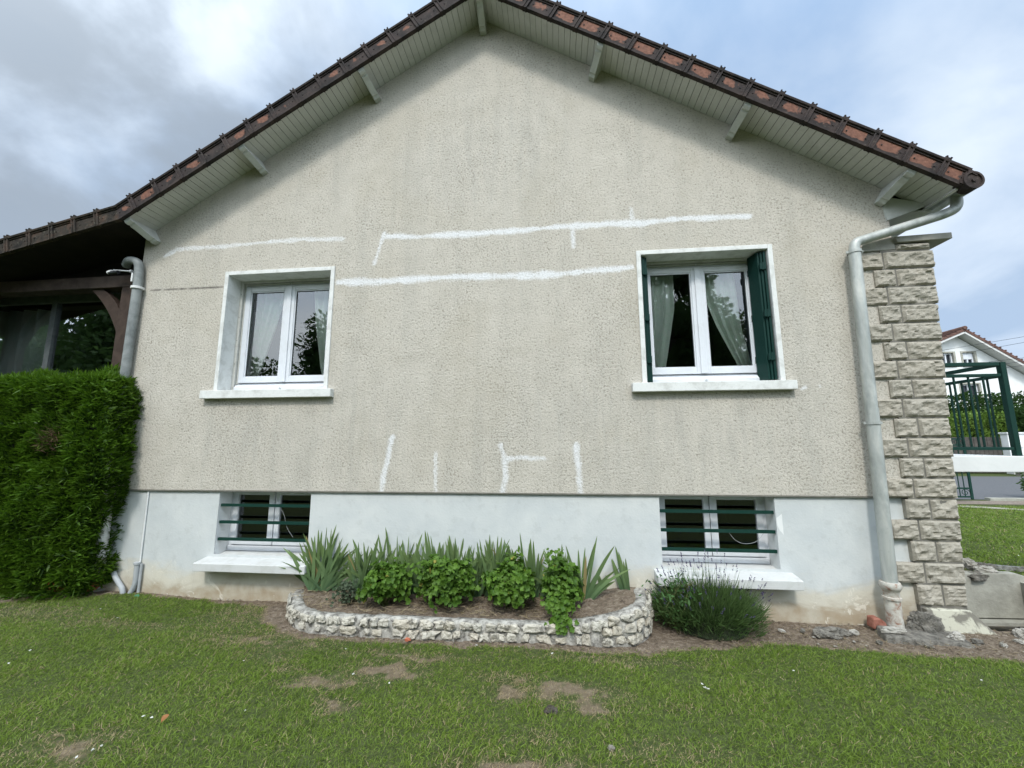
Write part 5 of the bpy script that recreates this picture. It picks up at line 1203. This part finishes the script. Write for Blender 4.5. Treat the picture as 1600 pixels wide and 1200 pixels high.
# scrolled green garden gate
gt = empty('garden_gate', (9.2, 7.35, 0), 'open dark green metal garden gate under the balcony slab', 'gate')
GY_ = 7.3
b = MB()
for z in (.12, .32, 1.35, 1.5): b.box(8.2, 9.98, GY_-.015, GY_+.015, z-.018, z+.018)
for x in (8.2, 9.45, 9.98): b.box(x-.025, x+.025, GY_-.0135, GY_+.0135, .06, 1.6)
for x in np.arange(8.3, 9.95, .11): b.box(x-.007, x+.007, GY_-.007, GY_+.007, .12, 1.5)
b.build('frame', GREEN2, gt)
b = MB()
for x in (9.57, 9.85, 8.6, 8.9, 9.2): 
    pts = [(x+.10*(1-t*.8)*math.cos(t*9), GY_, .22+.09*(1-t*.8)*math.sin(t*9)) for t in np.linspace(0, 1, 24)]; b.tube(pts, .007, 5)
    pts = [(x+.10*(1-t*.8)*math.cos(-t*9), GY_, 1.43+.07*(1-t*.8)*math.sin(-t*9)) for t in np.linspace(0, 1, 24)]; b.tube(pts, .007, 5)
b.build('scrolls', GREEN2, gt)
def crown(P0_, n, rx, ry, rz, leaf, r_, m, name, parent=None, clumps=26, origin=None, fill=.75):
    """clumps of leaf-sized faces spread through an uneven crown"""
    th = r_.random(clumps)*6.28; ph = np.arccos(r_.uniform(-.9, 1, clumps)); q = r_.uniform(.35, .95, clumps)
    C = np.stack([np.sin(ph)*np.cos(th)*rx*q, np.sin(ph)*np.sin(th)*ry*q, np.cos(ph)*rz*q], 1)
    R0 = r_.uniform(.18, .40, clumps)*min(rx, ry, rz)*fill*1.6
    k = r_.integers(0, clumps, n); g = r_.normal(0, 1, (n, 3)); g = unit(g)*(r_.random((n, 1))**.5)
    P = np.array(P0_)+C[k]+g*R0[k][:, None]*np.array([1.1, 1.1, .8]); d = g+np.array([0, 0, -.1])+r_.normal(0, .5, (n, 3))
    pal = np.clip(.35+.3*g[:, 2]+.25*r_.normal(0, .6, n)+.25*(r_.random(clumps)[k]-.5), 0, .98)
    return bmeshobj(name, blades(P, d, r_.uniform(.7, 1.3, n)*leaf, r_.uniform(.45, .7, n)*leaf, None, (0, .45, 1), (.3, 1, 0), pal=pal), m, parent, origin)
def boxhedge(name, x0, x1, y0, y1, z1, n, leaf, m, label, seed):
    r_ = np.random.default_rng(seed); g = empty(name, ((x0+x1)/2, (y0+y1)/2, 0), label, 'hedge')
    P = np.stack([r_.uniform(x0, x1, n), y0+(y1-y0)*r_.random(n)**2.2, r_.random(n)**.75*z1], 1)
    top = z1+np.array([mn.noise(Vector((p*1.1, seed, 0)))*.35+mn.noise(Vector((p*4, seed, 0)))*.18 for p in P[:, 0]])
    P[:, 2] *= top/z1; P[:, 1] += np.array([mn.noise(Vector((p[0]*2.2, p[2]*2.2, seed)))*.35 for p in P])
    d = np.array([0, -.8, .5])+r_.normal(0, .7, (n, 3)); pal = np.clip(.4+.4*vnoise(P, 2.5, seed)+r_.normal(0, .2, n), 0, .98)
    bmeshobj('foliage', blades(P, d, r_.uniform(.7, 1.3, n)*leaf, r_.uniform(.45, .7, n)*leaf, None, (0, .45, 1), (.3, 1, 0), pal=pal), m, g)
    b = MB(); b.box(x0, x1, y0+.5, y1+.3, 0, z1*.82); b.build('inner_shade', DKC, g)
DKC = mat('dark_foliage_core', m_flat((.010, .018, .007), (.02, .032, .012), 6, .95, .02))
boxhedge('tall_hedge', 14, 34, 19.2, 20.6, 3.85, 26000, .16, HEDL, 'tall dark green hedge in front of the white neighbouring house', 1)
boxhedge('light_hedge', 15, 21.3, 17.3, 18.4, 2.75, 14000, .12, HEDY, 'lighter yellow-green hedge below the tall dark hedge', 2)
boxhedge('small_hedge', 20.9, 24, 17.6, 18.6, 3.1, 7000, .12, HEDL, 'dark bushes right of the light hedge behind the gate pillar', 3)
b = MB()
for k, x in enumerate(np.arange(14, 19.9, .18)): b.box(x, x+.165, 16.6, 16.63, .05, 1.62+.0*k)
tag(b.build('board_fence', mat('grey_brown_boards', m_flat((.05, .045, .04), (.09, .08, .07), 5, .9)), origin=(16.6, 16.6, 0)), 'dark grey-brown board fence across the road below the hedges', 'fence')
b = MB(); b.box(19.95, 20.75, 16.3, 16.6, 0, 1.75); b.box(19.9, 20.8, 16.25, 16.65, 1.752, 1.82); b.box(20.2, 20.5, 16.27, 16.299, 1.15, 1.25)
tag(b.build('gate_pillar', WHITE, bev=.01, origin=(20.2, 16.4, 0)), 'white rendered wall section with letter slot across the road', 'wall')
b = MB(); b.box(19.2, 60, 15.2, 15.5, 0, .85); tag(b.build('low_wall', ROCK, origin=(30, 15.3, 0)), 'low grey roadside wall beyond the road', 'wall')
def shrubby(x, y, z, r0_, n, leaf, m, label, seed, name='shrub'):
    r_ = np.random.default_rng(seed); s = empty(name, (x, y, 0), label, 'shrub'); crown((x, y, z), n, r0_, r0_, r0_*1.1, leaf, r_, m, 'foliage', s, 14)
    b = MB(); b.tube([(x, y, -.02), (x+.05, y, z)], [.05, .02], 6); b.build('trunk', BARK, s)
shrubby(9.25, 8.2, .55, .6, 2600, .10, TREEL, 'dark leafy shrub behind the green gate under the balcony', 5)
shrubby(12.2, 7.9, .5, .42, 1200, .07, TREEL, 'thin dark shrub by the road at the right edge', 6)
# neighbour house
nh = empty('neighbour_house', (28, 30, 0), 'white two-storey gable house with red-brown tiles across the road', 'house')
NY = 25.; rx_, rz_ = 26.64, 8.55; sl2 = .74; xw0, xw1 = 23.6, 32.6
b = MB(); WX = [(25.55, 26.3, 6.35, 7.2), (26.85, 27.55, 6.35, 7.2), (26.45, 27.5, 3.9, 5.1)]
def ngz(x): return rz_-.25-(sl2*(x-rx_) if x > rx_ else .42*(rx_-x))
def nwall():
    V = []; F = []
    xs_ = sorted(set([xw0, rx_, xw1]+[q for w_ in WX for q in w_[:2]])); zs_ = sorted(set([0, 3.9, 5.1]+[6.35, 7.2]))
    for i in range(len(xs_)-1):
        xa, xb = xs_[i], xs_[i+1]; xm = (xa+xb)/2; top = [ngz(xa), ngz(xb)]; zz_ = [z for z in zs_ if z < min(top)-.05]
        for j, z0 in enumerate(zz_):
            last = j == len(zz_)-1; za, zb = (top if last else (zz_[j+1], zz_[j+1])); zm = (z0+(za+zb)/2)/2
            if any(w_[0] < xm < w_[1] and w_[2] < (z0+.05) < w_[3] for w_ in WX): continue
            b.add([(xa, NY, z0), (xb, NY, z0), (xb, NY, zb), (xa, NY, za)], [(0, 1, 2, 3)])
nwall(); b.add([(xw0, NY, 0), (xw0, NY+9, 0), (xw0, NY+9, ngz(xw0)), (xw0, NY, ngz(xw0))], [(0, 1, 2, 3)]); b.add([(xw1, NY, 0), (xw1, NY+9, 0), (xw1, NY+9, ngz(xw1)), (xw1, NY, ngz(xw1))], [(0, 1, 2, 3)])
b.build('wall', WHITE, nh)
for w_ in WX:
    f = MB(); x0, x1, z0, z1 = w_
    f.box(x0, x0+.07, NY+.12, NY+.2, z0, z1); f.box(x1-.07, x1, NY+.12, NY+.2, z0, z1); f.box(x0+.07, x1-.07, NY+.12, NY+.2, z1-.07, z1); f.box(x0+.07, x1-.07, NY+.12, NY+.2, z0, z0+.07); xm = (x0+x1)/2; f.box(xm-.04, xm+.04, NY+.12, NY+.2, z0+.07, z1-.07)
    if x0 > 26.6: f.box(x0+.07, x1-.07, NY+.10, NY+.13, z0+.42, z1-.07)
    wf = f.build('window', PVC, nh)
    g = MB(); g.box(x0+.05, x1-.05, NY+.2, NY+.22, z0+.05, z1-.05); g.build('pane', mat('dark_pane', lambda t: pr(t, (.02, .025, .03), .1)), wf)
    g = MB(); g.box(x0-.1, x1+.1, NY-.08, NY+.12, z0-.08, z0-.002); g.build('sill', CONCL, wf)
    g = MB(); g.box(x0-.12, x0-.002, NY-.02, NY+.12, z0, z1+.1); g.box(x1+.002, x1+.12, NY-.02, NY+.12, z0, z1+.1); g.box(x0-.002, x1+.002, NY-.02, NY+.12, z1+.002, z1+.1); g.build('surround', CONCL, wf)
NR, NL = Slope(rx_, rz_-.05, 1, sl2), Slope(rx_, rz_-.05, -1, .42)
b = MB(); NR.box(b, 0, 7.6, .0, .16, NY-.65, NY+9.5); NL.box(b, 0, 3.8, .0, .16, NY-.65, NY+9.5)
for d in np.arange(0.1, 7.5, .34): NR.box(b, d, d+.07, .16, .22, NY-.68, NY+9.5)
for d in np.arange(0.1, 3.7, .34): NL.box(b, d, d+.07, .16, .22, NY-.68, NY+9.5)
b.tube([(rx_, NY-.7, rz_+.16), (rx_, NY+9.5, rz_+.16)], .13, 10)
b.build('roof', NROOF, nh)
b = MB(); NR.box(b, .05, 7.5, -.12, -.002, NY-.62, NY+9.4); NL.box(b, .05, 3.7, -.12, -.002, NY-.62, NY+9.4); b.build('soffit', SOFF, nh)
# conifer tips behind that roof
ct = empty('conifer', (31.5, 37, 0), 'bare-branched conifer showing just above the neighbouring roof slope', 'tree')
b = MB(); b.tube([(31.5, 37, 0), (31.5, 37, 5), (31.6, 37, 10.6)], [.25, .18, .03], 8); b.build('trunk', BARK, ct)
r_ = np.random.default_rng(3); n = 1800; zc = r_.uniform(5, 10.6, n); th = r_.random(n)*6.28; rad_ = (11.2-zc)*.42*r_.random(n)
P = np.stack([31.5+np.cos(th)*rad_, 37+np.sin(th)*rad_, zc+.25*rad_], 1); d = np.stack([np.cos(th), np.sin(th), np.full(n, .5)], 1)
bmeshobj('foliage', blades(P, d+r_.normal(0, .3, (n, 3)), r_.uniform(.4, .9, n), np.full(n, .07)), TREEL, ct)
# overhead wires
wl = ['highest overhead wire right of the neighbouring roof', 'second overhead wire from the top', 'third overhead wire from the top', 'fourth overhead wire, just above the lowest', 'lowest overhead wire over the neighbouring roof']
for k, (a_, c_) in enumerate([((1528, 538), (1600, 526)), ((1555, 543), (1600, 535)), ((1575, 562), (1600, 559)), ((1580, 567), (1600, 564)), ((1583, 573), (1600, 571))]):
    def at_y(px, py, y):
        v = fw+rr*((px-800)/FPX)-uu*((py-600)/FPX); return CAM+v*((y-CAM.y)/v.y)
    p0, p1 = at_y(*a_, 24-.5*k), at_y(*c_, 24-.5*k); d = p1-p0
    pts = [p0-d*1.2+Vector((0, 0, .0)), p0, p1, p1+d*6+Vector((0, 0, .4))]
    b = MB(); b.tube(pts, .011, 5); tag(b.build('overhead_wire', BLACKPL, origin=tuple(p0)), wl[k], 'wire', 'overhead wires by the neighbouring house')

# ------------------------------------------------------------------ trees behind the camera (seen mirrored in the panes)
def tree(x, y, h, r0_, n, label, seed, leaf=.17, low=.25):
    r_ = np.random.default_rng(seed); t_ = empty('broadleaf_tree', (x, y, 0), label, 'tree', 'trees on the far side of the lawn')
    b = MB(); b.tube([(x, y, -.1), (x+.1, y, h*.25), (x, y+.1, h*.55), (x+.1, y, h*.85)], [h*.03, h*.024, h*.015, h*.005], 9)
    for q in range(9):
        a_ = q*2.4; z0 = h*(.25+.06*q); b.tube([(x+.05, y, z0), (x+math.cos(a_)*r0_*.4, y+math.sin(a_)*r0_*.4, z0+h*.08), (x+math.cos(a_)*r0_*.8, y+math.sin(a_)*r0_*.8, z0+h*.15)], [h*.010, h*.006, h*.002], 6)
    b.build('trunk', BARK, t_)
    crown((x, y, h*(.5+low/2)), n, r0_, r0_, h*(.5-low/2), leaf, r_, TREEL, 'crown', t_, 46)
tree(-11.2, -17, 9.6, 2.7, 30000, 'leafy tree left of the tall trees, mirrored in the left window', 1, .22, -.25)
tree(-5.0, -18, 12.5, 3.6, 30000, 'tall dark tree, second from the left', 2, .26, -.2)
tree(.2, -19, 13.5, 3.8, 30000, 'tallest dark tree in the middle of the row', 3, .26, -.2)
tree(6.2, -17, 13, 3.0, 42000, 'tall tree right of the tallest, mirrored in the shuttered window', 4, .24, -.25)
tree(10.4, -17.5, 8.6, 2.7, 24000, 'low round tree at the right end of the row', 5, .20, -.25)
tree(-14.6, -17, 6.3, 2.5, 20000, 'low bushy tree mirrored in the left pane of the left window', 6, .20, -.3)
tree(-18.5, -12, 9.5, 3.8, 30000, 'broad tree mirrored in the veranda glass, nearest one', 7, .26, -.3)
tree(-24, -14, 10.5, 4.6, 30000, 'broad tree mirrored in the veranda glass, middle one', 8, .28, -.3)
tree(-31, -13, 10.5, 4.6, 20000, 'broad tree mirrored in the veranda glass, farthest one', 10, .28, -.3)
boxhedge('far_hedge', -30, 22, -23.5, -22, 2.2, 9000, .3, HEDL, 'long dark hedge closing the garden behind the row of trees', 9)
